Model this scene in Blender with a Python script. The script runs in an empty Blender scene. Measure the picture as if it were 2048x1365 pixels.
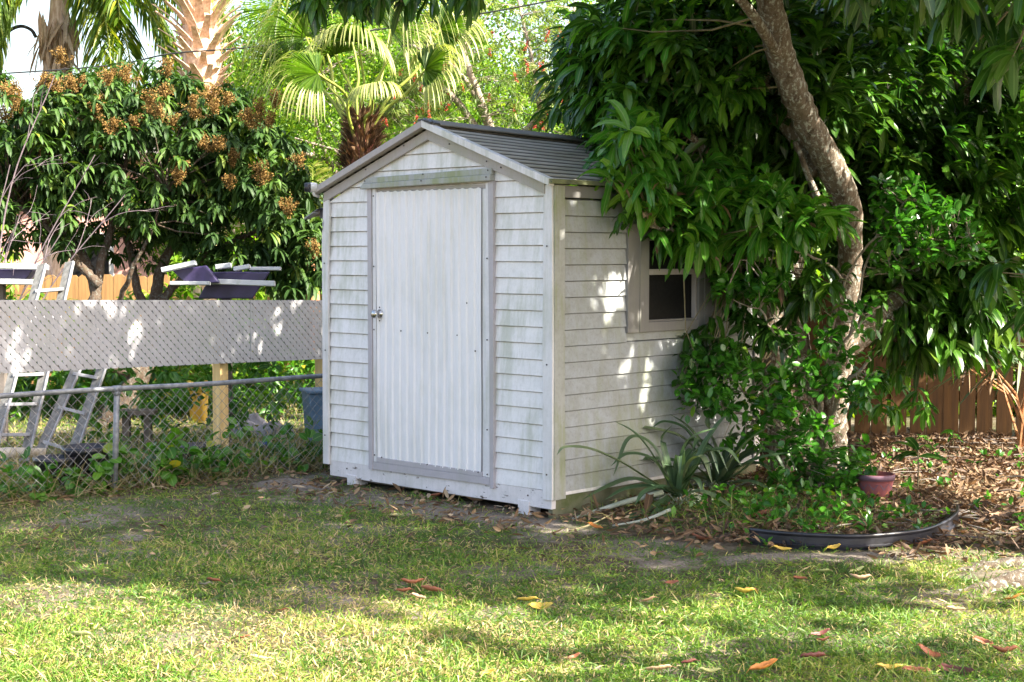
import bpy, math, random
import numpy as np
from math import sin, cos, pi, radians as R
rng = np.random.default_rng(7)
random.seed(7)
SC = bpy.context.scene
COL = SC.collection

# ------------------------------------------------------------------ camera, sky, sun, exposure
CAM_H = 1.70
PITCH = R(3.25)
FPX = 3122.0            # focal length in pixels of the 2048 px wide photograph
cd = bpy.data.cameras.new('camera'); cam = bpy.data.objects.new('camera', cd); COL.objects.link(cam)
cam.location = (0, 0, CAM_H); cam.rotation_euler = (pi / 2 - PITCH, 0, 0)
cd.sensor_width = 36.0; cd.lens = FPX / 2048 * 36; cd.clip_end = 500; cd.clip_start = 0.05
SC.camera = cam
SUN_A, SUN_E = R(65), R(42)          # from behind the camera towards the right; elevation
SUN = np.array([cos(SUN_E) * sin(SUN_A), -cos(SUN_E) * cos(SUN_A), sin(SUN_E)])
w = bpy.data.worlds.new('World'); SC.world = w; w.use_nodes = True
wn = w.node_tree; wn.nodes.clear()
sky = wn.nodes.new('ShaderNodeTexSky'); sky.sky_type = 'NISHITA'; sky.sun_disc = False
sky.sun_elevation = SUN_E; sky.sun_rotation = pi - SUN_A
sky.air_density = 1.0; sky.dust_density = 3.0; sky.ozone_density = 1.0
bgn = wn.nodes.new('ShaderNodeBackground'); bgn.inputs[1].default_value = 0.12
wo = wn.nodes.new('ShaderNodeOutputWorld')
tint = wn.nodes.new('ShaderNodeMix'); tint.data_type = 'RGBA'; tint.blend_type = 'MULTIPLY'; tint.inputs[0].default_value = 1; tint.inputs[7].default_value = (1.08, 1.0, .92, 1)   # white balance of the sky
wn.links.new(sky.outputs[0], tint.inputs[6]); wn.links.new(tint.outputs[2], bgn.inputs[0]); wn.links.new(bgn.outputs[0], wo.inputs[0])
sl = bpy.data.lights.new('sun', 'SUN'); sl.energy = 5.0; sl.angle = R(0.55); sl.color = (1.0, 0.93, 0.80)
so = bpy.data.objects.new('sun', sl); COL.objects.link(so)
from mathutils import Vector, Matrix
so.rotation_euler = Vector(SUN).to_track_quat('Z', 'Y').to_euler()
SC.view_settings.view_transform = 'Standard'; SC.view_settings.look = 'None'
SC.view_settings.exposure = 2.15; SC.view_settings.gamma = 1.0
SC.render.engine = 'CYCLES'
SC.cycles.max_bounces = 8; SC.cycles.diffuse_bounces = 4; SC.cycles.transmission_bounces = 6
SC.cycles.transparent_max_bounces = 8; SC.cycles.sample_clamp_indirect = 6.0

# ------------------------------------------------------------------ pixel / world helpers
def ray(x, y):
    dx = (x - 1024) / FPX; dz = -(y - 682.5) / FPX
    return np.array([dx, cos(PITCH) + sin(PITCH) * dz, -sin(PITCH) + cos(PITCH) * dz])
def P(x, y, Y):
    r = ray(x, y); return np.array([0, 0, CAM_H]) + r * (Y / r[1])
def G(x, y, z=0.0):
    r = ray(x, y); return np.array([0, 0, CAM_H]) + r * ((z - CAM_H) / r[2])
def PA(x, y, Y):      # vectorised P
    dx = (x - 1024) / FPX; dz = -(y - 682.5) / FPX
    ry = cos(PITCH) + sin(PITCH) * dz; rz = -sin(PITCH) + cos(PITCH) * dz
    t = Y / ry
    return np.stack([dx * t, Y + 0 * t, CAM_H + rz * t], 1)
def proj(V):
    x, y, z = V[:, 0], V[:, 1], V[:, 2] - CAM_H
    f = y * cos(PITCH) - z * sin(PITCH); u = y * sin(PITCH) + z * cos(PITCH)
    return 1024 + FPX * x / f, 682.5 - FPX * u / f
_tab = rng.random((256, 256))
def vnoise(x, y, s):
    x = np.asarray(x) * s + 1000.0; y = np.asarray(y) * s + 1000.0
    xi = np.floor(x).astype(int); yi = np.floor(y).astype(int); fx = x - xi; fy = y - yi
    fx = fx * fx * (3 - 2 * fx); fy = fy * fy * (3 - 2 * fy)
    g = lambda a, b: _tab[a % 256, b % 256]
    return (g(xi, yi) * (1 - fx) + g(xi + 1, yi) * fx) * (1 - fy) + (g(xi, yi + 1) * (1 - fx) + g(xi + 1, yi + 1) * fx) * fy
def in_poly(x, y, poly):
    r = np.zeros(len(x), bool); n = len(poly)
    for i in range(n):
        x0, y0 = poly[i]; x1, y1 = poly[(i + 1) % n]
        c = ((y0 > y) != (y1 > y)) & (x < (x1 - x0) * (y - y0) / ((y1 - y0) if y1 != y0 else 1e-9) + x0)
        r ^= c
    return r
def nrm(v): return v / np.maximum(np.linalg.norm(v, axis=-1, keepdims=True), 1e-9)

# ------------------------------------------------------------------ materials
class NT:
    def __init__(s, name):
        s.m = bpy.data.materials.new(name); s.m.use_nodes = True; s.t = s.m.node_tree; s.t.nodes.clear()
        s.out = s.n('ShaderNodeOutputMaterial')
    def n(s, typ, **kw):
        nd = s.t.nodes.new(typ)
        for k, v in kw.items(): setattr(nd, k, v)
        return nd
    def l(s, a, b): s.t.links.new(a, b)
    def coord(s, scale=(1, 1, 1), kind='Object'):
        tc = s.n('ShaderNodeTexCoord'); mp = s.n('ShaderNodeMapping'); mp.inputs['Scale'].default_value = scale
        s.l(tc.outputs[kind], mp.inputs[0]); return mp.outputs[0]
    def noise(s, vec, scale, detail=4, rough=.55):
        nd = s.n('ShaderNodeTexNoise'); nd.inputs['Scale'].default_value = scale
        nd.inputs['Detail'].default_value = detail; nd.inputs['Roughness'].default_value = rough
        s.l(vec, nd.inputs['Vector']); return nd.outputs['Fac']
    def ramp(s, fac, stops):
        nd = s.n('ShaderNodeValToRGB'); cr = nd.color_ramp
        while len(cr.elements) < len(stops): cr.elements.new(.5)
        for e, (p, c) in zip(cr.elements, stops):
            e.position = p; e.color = (c if len(c) == 4 else (*c, 1)) if hasattr(c, '__len__') else (c, c, c, 1)
        s.l(fac, nd.inputs[0]); return nd.outputs[0]
    def mix(s, fac, a, b, mode='MIX'):
        nd = s.n('ShaderNodeMix', data_type='RGBA', blend_type=mode)
        for k, v in ((0, fac), (6, a), (7, b)):
            if hasattr(v, 'default_value') or isinstance(v, bpy.types.NodeSocket): s.l(v, nd.inputs[k])
            else: nd.inputs[k].default_value = v if k == 0 else (*v, 1)
        return nd.outputs[2]
    def bump(s, h, strength=.3, dist=.01):
        nd = s.n('ShaderNodeBump'); nd.inputs['Strength'].default_value = strength; nd.inputs['Distance'].default_value = dist
        s.l(h, nd.inputs['Height']); return nd.outputs[0]
    def bsdf(s, col, rough=.6, normal=None, metal=0, spec=.5, link=True):
        nd = s.n('ShaderNodeBsdfPrincipled')
        if isinstance(col, bpy.types.NodeSocket): s.l(col, nd.inputs['Base Color'])
        else: nd.inputs['Base Color'].default_value = (*col, 1)
        if isinstance(rough, bpy.types.NodeSocket): s.l(rough, nd.inputs['Roughness'])
        else: nd.inputs['Roughness'].default_value = rough
        nd.inputs['Metallic'].default_value = metal; nd.inputs['Specular IOR Level'].default_value = spec
        if normal is not None: s.l(normal, nd.inputs['Normal'])
        if link: s.l(nd.outputs[0], s.out.inputs[0])
        return nd.outputs[0]
    def attr(s, name):
        nd = s.n('ShaderNodeAttribute'); nd.attribute_name = name; return nd.outputs['Fac']

def simple(name, c1, c2=None, scale=8, rough=.6, bump=.25, bscale=60, stretch=(1, 1, 1), metal=0, dist=.004, lo=.35, hi=.65, spec=.5):
    t = NT(name); v = t.coord(stretch)
    c2 = c2 or tuple(x * .75 for x in c1)
    col = t.ramp(t.noise(v, scale, 6), [(lo, c1), (hi, c2)])
    nb = t.bump(t.noise(v, bscale, 4), bump, dist)
    t.bsdf(col, rough, nb, metal, spec); return t.m

def painted(name, base, algae=.5, dirt=.4, streak=True, grain=True, peel=0.0):
    t = NT(name); v = t.coord()
    vs = t.coord((9, 9, .9))
    fine = t.noise(t.coord((70, 70, 4)), 3, 5, .7)
    big = t.noise(v, 1.7, 4); mid = t.noise(vs, 1.6, 5, .65)
    col = t.mix(t.ramp(fine, [(.3, 0), (.75, .5)]), base, tuple(x * .80 for x in base))
    blot = t.noise(v, 7, 6, .7)
    col = t.mix(t.ramp(blot, [(.42, 0), (.68, .7 * dirt)]), col, (.27, .27, .235))
    spk = t.noise(v, 42, 5, .75); col = t.mix(t.ramp(spk, [(.50, 0), (.72, .55 * dirt)]), col, (.20, .20, .17))
    drip = t.noise(t.coord((26, 26, 1.1)), 1.5, 4, .7); col = t.mix(t.ramp(drip, [(.50, 0), (.72, .4 * dirt)]), col, (.30, .31, .24))
    m = t.n('ShaderNodeMath', operation='MULTIPLY'); t.l(big, m.inputs[0]); t.l(mid, m.inputs[1])
    col = t.mix(t.ramp(m.outputs[0], [(.22, 0), (.36, algae)]), col, (.27, .30, .15))
    if peel:
        pm = t.ramp(t.noise(t.coord((1, 1, 3)), 9, 6, .75), [(.66 - peel * .1, 0), (.70 - peel * .1, 1)])
        col = t.mix(pm, col, (.10, .075, .06))
    nb = t.bump(t.noise(t.coord((140, 140, 12)), 4, 4), .25, .0015)
    t.bsdf(col, .62, nb, 0, .35); return t.m

def leafmat(name, stops, midrib=(.25, .34, .10), rough=.38, trans=.35, tcol=(1.3, 1.5, .6), spec=.5, vein=True):
    t = NT(name); rnd = t.attr('rnd'); mid = t.attr('mid')
    col = t.ramp(rnd, stops)
    patch = t.noise(t.coord(), 30, 3)
    col = t.mix(t.ramp(patch, [(.35, 0), (.75, .35)]), col, tuple(x * .6 for x in stops[len(stops) // 2][1]))
    if vein: col = t.mix(t.ramp(mid, [(.0, .75), (.16, 0)]), col, midrib)
    b = t.bsdf(col, rough, None, 0, spec, link=False)
    tr = t.n('ShaderNodeBsdfTranslucent')
    tm = t.mix(1.0, col, tcol, 'MULTIPLY'); t.l(tm, tr.inputs[0])
    mx = t.n('ShaderNodeMixShader'); mx.inputs[0].default_value = trans
    t.l(b, mx.inputs[1]); t.l(tr.outputs[0], mx.inputs[2]); t.l(mx.outputs[0], t.out.inputs[0]); return t.m

M = {}
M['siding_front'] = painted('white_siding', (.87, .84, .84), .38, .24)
M['siding_side'] = painted('shaded_weathered_siding', (.395, .415, .445), .5, .9)  # side wall's shade put into the base colour, algae and dirt on top
M['trim'] = painted('white_trim', (.80, .77, .78), .4, .2)
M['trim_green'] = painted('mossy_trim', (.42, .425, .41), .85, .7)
M['casing'] = painted('lilac_grey_casing', (.50, .46, .49), .15, .25)
M['taupe'] = painted('taupe_trim', (.44, .395, .385), .3, .4)
M['window_trim'] = painted('window_taupe', (.215, .205, .205), .12, .4)
M['skirt'] = painted('peeling_white_paint', (.82, .77, .78), .15, .3, peel=.55)
M['panel'] = painted('corrugated_white', (.90, .87, .88), .16, .05)
M['lattice'] = painted('lattice_plastic', (.52, .51, .535), .08, .35)
M['concrete'] = simple('mossy_base', (.20, .19, .13), (.09, .11, .04), 6, .95, .6, 60)
M['roof'] = simple('roof_panel', (.24, .22, .19), (.12, .115, .085), 5, .75, .4, 40, (1, .4, 1), lo=.35, hi=.7)
M['roof_moss'] = simple('roof_edge_moss', (.20, .22, .10), (.11, .12, .07), 9, .9, .6, 60)
M['black'] = simple('black_plastic', (.018, .018, .022), (.035, .035, .045), 10, .32, .1)
M['glass'] = simple('black_screen_pane', (.008, .008, .009), (.013, .013, .013), 30, .45, .1, 500, spec=.15)
M['white_plastic'] = simple('white_plastic', (.75, .75, .75), None, 8, .35, .05)
M['chrome'] = simple('brushed_nickel', (.62, .60, .58), None, 8, .22, .05, metal=1)
M['dark_metal'] = simple('screw_head', (.06, .05, .05), None, 8, .5, .05)
M['galv'] = simple('galvanised_steel', (.30, .31, .33), (.17, .18, .20), 25, .5, .3, 90, metal=.35)
M['wire'] = simple('fence_wire', (.34, .33, .33), (.18, .16, .15), 30, .55, .1, metal=.3)
M['post_wood'] = simple('yellow_pine', (.86, .62, .28), (.68, .45, .18), 4, .7, .4, 30, (6, 6, .6))
M['fence_wood'] = simple('stained_cedar', (.135, .062, .011), (.06, .026, .005), 3, .75, .6, 20, (9, 9, .5), lo=.3, hi=.7)
M['far_wood'] = simple('sunny_pine_fence', (.42, .235, .09), (.28, .15, .06), 3, .8, .4, 20, (9, 9, .6))
M['ladder'] = simple('weathered_aluminium', (.20, .195, .185), (.11, .11, .10), 6, .6, .4, 30, (6, 6, .7))
M['rung'] = simple('pale_rung', (.38, .38, .40), (.24, .24, .26), 14, .5, .3)
M['purple'] = simple('purple_plastic', (.050, .035, .115), (.028, .022, .06), 6, .42, .2)
M['white_board'] = simple('chipped_white_board', (.48, .50, .51), (.20, .23, .18), 9, .7, .4, 60, lo=.5, hi=.8)
M['old_wood'] = simple('grey_old_wood', (.20, .17, .15), (.10, .085, .07), 6, .85, .5, 30)
M['pink'] = simple('pink_stucco', (.75, .42, .35), (.62, .34, .28), 5, .9, .3, 80)
M['roof_far'] = simple('grey_shingle', (.30, .28, .27), None, 12, .9, .4)
M['blue'] = simple('blue_plastic', (.02, .06, .16), (.01, .03, .08), 5, .4, .1)
M['bin_blue'] = simple('faded_blue_bin', (.12, .2, .3), None, 5, .5, .1)
M['silver_cloth'] = simple('crumpled_grey_tarp', (.36, .36, .42), (.16, .16, .20), 7, .5, .8, 12)
M['yellow_pot'] = simple('yellow_plastic', (.65, .42, .08), None, 5, .5, .1)
M['foam'] = simple('pale_log', (.62, .55, .45), (.42, .35, .27), 10, .9, .5)
M['terracotta'] = simple('maroon_clay', (.30, .085, .085), (.20, .06, .07), 14, .75, .3)
M['pot_orange'] = simple('orange_glaze', (.50, .17, .08), None, 14, .7, .2)
M['pot_purple'] = simple('purple_glaze', (.17, .09, .13), None, 14, .7, .2)
M['soil'] = simple('potting_soil', (.05, .035, .025), None, 20, 1, .8)
M['cable'] = simple('black_cable', (.03, .03, .03), None, 8, .6, .1)
M['stalk'] = simple('grey_stalk', (.36, .38, .33), (.22, .25, .18), 12, .7, .4)

def barkmat(name, c1, c2, spot, sc=14, dark=(.06, .035, .02)):
    t = NT(name); v = t.coord((1, 1, .45))
    col = t.ramp(t.noise(v, sc, 6, .65), [(.3, c2), (.5, c1), (.72, dark)])
    sp = t.ramp(t.noise(t.coord((1, 1, .7)), 38, 6, .7), [(.52, 0), (.60, .9)])
    col = t.mix(sp, col, spot)
    sp2 = t.ramp(t.noise(t.coord(), 9, 4, .6), [(.55, 0), (.75, .6)])
    col = t.mix(sp2, col, (.09, .07, .03))
    t.bsdf(col, .9, t.bump(t.noise(v, 28, 6, .75), 1.0, .03), 0, .2); return t.m
M['bark'] = barkmat('mango_bark', (.25, .20, .15), (.13, .09, .055), (.55, .56, .49))
M['bark_dark'] = barkmat('dark_bark', (.13, .095, .07), (.08, .055, .04), (.2, .2, .17))
M['bark_pale'] = barkmat('pale_bark', (.42, .34, .27), (.30, .23, .17), (.5, .48, .4))
M['twig'] = simple('green_brown_twig', (.20, .17, .09), (.12, .10, .05), 20, .8, .3)
M['twig_grey'] = simple('bare_purple_twig', (.22, .17, .19), (.13, .10, .11), 20, .8, .3)
M['palm_boot'] = simple('palm_boot', (.74, .57, .43), (.44, .27, .17), 8, .85, .6, 30, (3, 3, .7))
M['palm_fibre'] = simple('rusty_palm_fibre', (.28, .10, .06), (.12, .05, .035), 14, .95, .8, 40)
M['palm_fibre_tan'] = simple('tan_palm_fibre', (.60, .30, .14), (.35, .16, .07), 14, .95, .8, 40)
M['petiole'] = simple('green_petiole', (.30, .36, .05), (.22, .26, .05), 9, .5, .2)

M['mango'] = leafmat('mango_leaf', [(0, (.010, .038, .006)), (.45, (.027, .088, .009)), (.8, (.070, .175, .015)), (1, (.17, .27, .03))], (.16, .26, .07), .30, .30)
M['mango_bright'] = leafmat('young_mango_leaf', [(0, (.030, .125, .012)), (.5, (.070, .23, .018)), (1, (.20, .38, .03))], (.30, .40, .14), .30, .35)
M['longan'] = leafmat('longan_leaf', [(0, (.014, .040, .010)), (.5, (.032, .078, .016)), (.85, (.075, .15, .02)), (1, (.20, .23, .02))], (.10, .17, .06), .55, .22, spec=.3)
M['blossom'] = leafmat('tan_blossom', [(0, (.13, .08, .03)), (.6, (.25, .155, .055)), (1, (.42, .26, .08))], trans=.2, rough=.8, tcol=(1.1, 1, .7), vein=False, spec=.1)
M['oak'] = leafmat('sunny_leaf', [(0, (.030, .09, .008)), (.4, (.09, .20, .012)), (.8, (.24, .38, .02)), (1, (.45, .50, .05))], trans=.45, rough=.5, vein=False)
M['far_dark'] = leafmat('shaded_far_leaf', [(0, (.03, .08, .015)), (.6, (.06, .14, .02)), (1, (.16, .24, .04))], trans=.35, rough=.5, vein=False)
M['bottle'] = leafmat('bottlebrush_leaf', [(0, (.04, .08, .015)), (.5, (.12, .19, .03)), (1, (.42, .46, .14))], trans=.35, rough=.5, vein=False)
M['redflower'] = leafmat('red_brush', [(0, (.32, .03, .02)), (1, (.55, .09, .05))], trans=.3, rough=.7, vein=False, tcol=(1.3, 1, .8))
M['citrus'] = leafmat('glossy_shrub_leaf', [(0, (.018, .085, .012)), (.5, (.040, .16, .016)), (.85, (.09, .28, .02)), (1, (.34, .48, .03))], (.14, .28, .05), .28, .33)
M['palm'] = leafmat('palm_leaflet', [(0, (.04, .10, .01)), (.6, (.12, .20, .015)), (1, (.42, .40, .03))], trans=.4, rough=.4, vein=False)
M['palm_pale'] = leafmat('drooping_palm_tip', [(0, (.20, .25, .06)), (1, (.45, .45, .16))], trans=.35, rough=.45, vein=False)
M['agave'] = leafmat('strap_leaf', [(0, (.05, .105, .045)), (.6, (.12, .18, .085)), (1, (.30, .31, .16))], (.16, .24, .10), .4, .12)
M['dryleaf'] = leafmat('dry_leaf', [(0, (.045, .022, .014)), (.3, (.11, .062, .032)), (.6, (.23, .145, .075)), (.85, (.38, .265, .15)), (1, (.52, .42, .29))], (.4, .25, .14), .65, .15, (1.2, .9, .6))
M['yleaf'] = leafmat('yellow_leaf', [(0, (.45, .28, .03)), (1, (.62, .48, .06))], (.6, .5, .2), .5, .25, (1.2, 1, .6))
M['grass'] = leafmat('grass_blade', [(0, (.025, .095, .010)), (.4, (.065, .18, .014)), (.66, (.19, .33, .03)), (.74, (.42, .38, .10)), (.87, (.58, .46, .22)), (1, (.55, .38, .26))], trans=.35, rough=.5, vein=False, tcol=(1.2, 1.3, .7))
M['drygrass'] = leafmat('dry_straw', [(0, (.14, .12, .05)), (.6, (.32, .25, .12)), (1, (.5, .4, .24))], trans=.25, rough=.7, vein=False)
M['weed'] = leafmat('vine_leaf', [(0, (.02, .09, .012)), (.6, (.05, .17, .015)), (.9, (.14, .30, .02)), (1, (.5, .4, .03))], (.2, .36, .08), .4, .35)

def ground_mat():
    t = NT('yard_ground'); v = t.coord()
    soil = t.ramp(t.noise(v, 9, 8, .7), [(.3, (.055, .036, .022)), (.5, (.125, .088, .060)), (.68, (.30, .24, .19))])
    sand = t.ramp(t.noise(v, 60, 6, .7), [(.35, (.14, .11, .09)), (.6, (.38, .32, .27))])
    col = t.mix(t.ramp(t.noise(v, 1.3, 5, .6), [(.48, 0), (.60, 1)]), soil, sand)
    gr = t.ramp(t.noise(v, 30, 6, .7), [(.3, (.025, .045, .010)), (.7, (.085, .105, .03))])
    av = t.n('ShaderNodeMath', operation='MULTIPLY'); t.l(t.attr('rnd'), av.inputs[0]); t.l(t.noise(v, 7, 6, .7), av.inputs[1])
    # lawn in front of the beds: greener soil between the blades
    col = t.mix(t.ramp(t.noise(v, .9, 4, .6), [(.40, .65), (.62, 0)]), col, gr)
    col = t.mix(t.ramp(av.outputs[0], [(.30, 0), (.48, .85)]), col, sand)      # worn sandy patches
    t.bsdf(col, .95, t.bump(t.noise(v, 45, 8, .75), .9, .02), 0, .15); return t.m
M['ground'] = ground_mat()
def ribmat():
    t = NT('corrugated_roof'); v = t.coord((1, .35, 1))
    col = t.ramp(t.noise(v, 5, 6, .7), [(.35, (.52, .47, .41)), (.68, (.28, .26, .18))])
    rib = t.ramp(t.attr('rnd'), [(.35, .95), (.72, 0)]); col = t.mix(rib, col, (.055, .048, .036))      # shade painted into the valleys so the ribs show
    t.bsdf(col, .7, t.bump(t.noise(v, 40, 5), .4, .004), 0, .3); return t.m
M['roof_ribs'] = ribmat()

# ------------------------------------------------------------------ mesh helpers
def tag(o, label=None, cat=None, group=None, kind=None):
    if label: o['label'] = label
    if cat: o['category'] = cat
    if group: o['group'] = group
    if kind: o['kind'] = kind
    return o
def thing(name, label, cat, loc=(0, 0, 0), rz=0, group=None):
    o = bpy.data.objects.new(name, None); COL.objects.link(o); o.empty_display_size = .1
    o.location = loc; o.rotation_euler = (0, 0, rz); return tag(o, label, cat, group)
def np_obj(name, V, faces, mat, parent=None, attrs=None, smooth=True):
    """V (n,3); faces list of (m,k) int arrays"""
    me = bpy.data.meshes.new(name); V = np.asarray(V, np.float32)
    faces = [np.asarray(f, np.int32) for f in faces if len(f)]
    me.vertices.add(len(V)); me.vertices.foreach_set('co', V.ravel())
    li = np.concatenate([f.ravel() for f in faces]); tot = np.concatenate([np.full(len(f), f.shape[1], np.int32) for f in faces])
    me.loops.add(len(li)); me.loops.foreach_set('vertex_index', li)
    me.polygons.add(len(tot)); st = np.concatenate([[0], np.cumsum(tot)[:-1]]).astype(np.int32)
    me.polygons.foreach_set('loop_start', st); me.polygons.foreach_set('loop_total', tot)
    if smooth: me.polygons.foreach_set('use_smooth', np.ones(len(tot), bool))
    for k, a in (attrs or {}).items():
        at = me.attributes.new(k, 'FLOAT', 'POINT'); at.data.foreach_set('value', np.asarray(a, np.float32))
    me.update(calc_edges=True); me.validate()
    me.materials.append(mat)
    o = bpy.data.objects.new(name, me); COL.objects.link(o)
    if parent is not None: o.parent = parent
    return o

class MB:
    def __init__(s): s.v = []; s.f = []
    def add(s, V, F):
        b = len(s.v); s.v += [tuple(map(float, p)) for p in V]; s.f += [tuple(b + i for i in f) for f in F]; return s
    def box(s, lo, hi):
        (a, b, c), (d, e, f) = lo, hi
        return s.add([(a, b, c), (d, b, c), (d, e, c), (a, e, c), (a, b, f), (d, b, f), (d, e, f), (a, e, f)],
                     [(0, 3, 2, 1), (4, 5, 6, 7), (0, 1, 5, 4), (1, 2, 6, 5), (2, 3, 7, 6), (3, 0, 4, 7)])
    def bar(s, p, q, wd, th, up=(0, 0, 1)):
        p = np.array(p, float); q = np.array(q, float); d = nrm(q - p); a = nrm(np.cross(d, up)); b = np.cross(a, d)
        V = [x + a * sa * wd / 2 + b * sb * th / 2 for x in (p, q) for sa, sb in ((-1, -1), (1, -1), (1, 1), (-1, 1))]
        return s.add(V, [(0, 1, 2, 3), (7, 6, 5, 4), (0, 4, 5, 1), (1, 5, 6, 2), (2, 6, 7, 3), (3, 7, 4, 0)])
    def prism(s, poly, y0, y1, axis='y'):
        n = len(poly); f = (lambda p, y: (p[0], y, p[1])) if axis == 'y' else (lambda p, y: (y, p[0], p[1]))
        V = [f(p, y0) for p in poly] + [f(p, y1) for p in poly]
        return s.add(V, [tuple(range(n)), tuple(range(2 * n - 1, n - 1, -1))] + [(i, i + n, (i + 1) % n + n, (i + 1) % n) for i in range(n)])
    def tube(s, pts, radii, n=8, cap=True, noise=0):
        pts = np.array(pts, float); k = len(pts)
        radii = np.full(k, radii) if np.isscalar(radii) else np.array(radii, float)
        T = nrm(np.gradient(pts, axis=0)); ref = np.array([0, 0, 1.]) if abs(T[0][2]) < .9 else np.array([1., 0, 0])
        a = nrm(np.cross(T[0], ref)); V = []
        for i in range(k):
            a = nrm(a - T[i] * np.dot(a, T[i])); b = np.cross(T[i], a)
            for j in range(n):
                an = 2 * pi * j / n; rr = radii[i] * (1 + (random.uniform(-noise, noise) if noise else 0))
                V.append(pts[i] + (a * cos(an) + b * sin(an)) * rr)
        F = [(i * n + j, i * n + (j + 1) % n, (i + 1) * n + (j + 1) % n, (i + 1) * n + j) for i in range(k - 1) for j in range(n)]
        if cap: F += [tuple(range(n - 1, -1, -1)), tuple((k - 1) * n + j for j in range(n))]
        return s.add(V, F)
    def lathe(s, prof, n=24, c=(0, 0, 0), axis='z'):
        V = []
        for r, z in prof:
            for j in range(n):
                a = 2 * pi * j / n; p = (r * cos(a), r * sin(a), z)
                if axis == 'y': p = (p[0], -p[2], p[1])
                if axis == 'x': p = (p[2], p[0], p[1])
                V.append((c[0] + p[0], c[1] + p[1], c[2] + p[2]))
        k = len(prof)
        F = [(i * n + j, i * n + (j + 1) % n, (i + 1) * n + (j + 1) % n, (i + 1) * n + j) for i in range(k - 1) for j in range(n)]
        F += [tuple(range(n - 1, -1, -1)), tuple((k - 1) * n + j for j in range(n))]
        return s.add(V, F)
    def build(s, name, mat, parent=None, smooth=False, bevel=0):
        me = bpy.data.meshes.new(name); me.from_pydata(s.v, [], s.f); me.update(); me.materials.append(mat)
        if smooth: me.polygons.foreach_set('use_smooth', np.ones(len(me.polygons), bool))
        o = bpy.data.objects.new(name, me); COL.objects.link(o)
        if parent is not None: o.parent = parent
        if bevel:
            b = o.modifiers.new('bevel', 'BEVEL'); b.width = bevel; b.segments = 2; b.limit_method = 'ANGLE'
        return o

def spline(pts, n=6):
    """Catmull-Rom through pts (k,3..), n samples a span"""
    p = np.array(pts, float); p = np.vstack([2 * p[0] - p[1], p, 2 * p[-1] - p[-2]]); out = []
    for i in range(1, len(p) - 2):
        for t in np.linspace(0, 1, n, endpoint=False):
            a, b, c, d = p[i - 1], p[i], p[i + 1], p[i + 2]
            out.append(.5 * ((2 * b) + (-a + c) * t + (2 * a - 5 * b + 4 * c - d) * t ** 2 + (-a + 3 * b - 3 * c + d) * t ** 3))
    out.append(p[-2]); return np.array(out)

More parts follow.
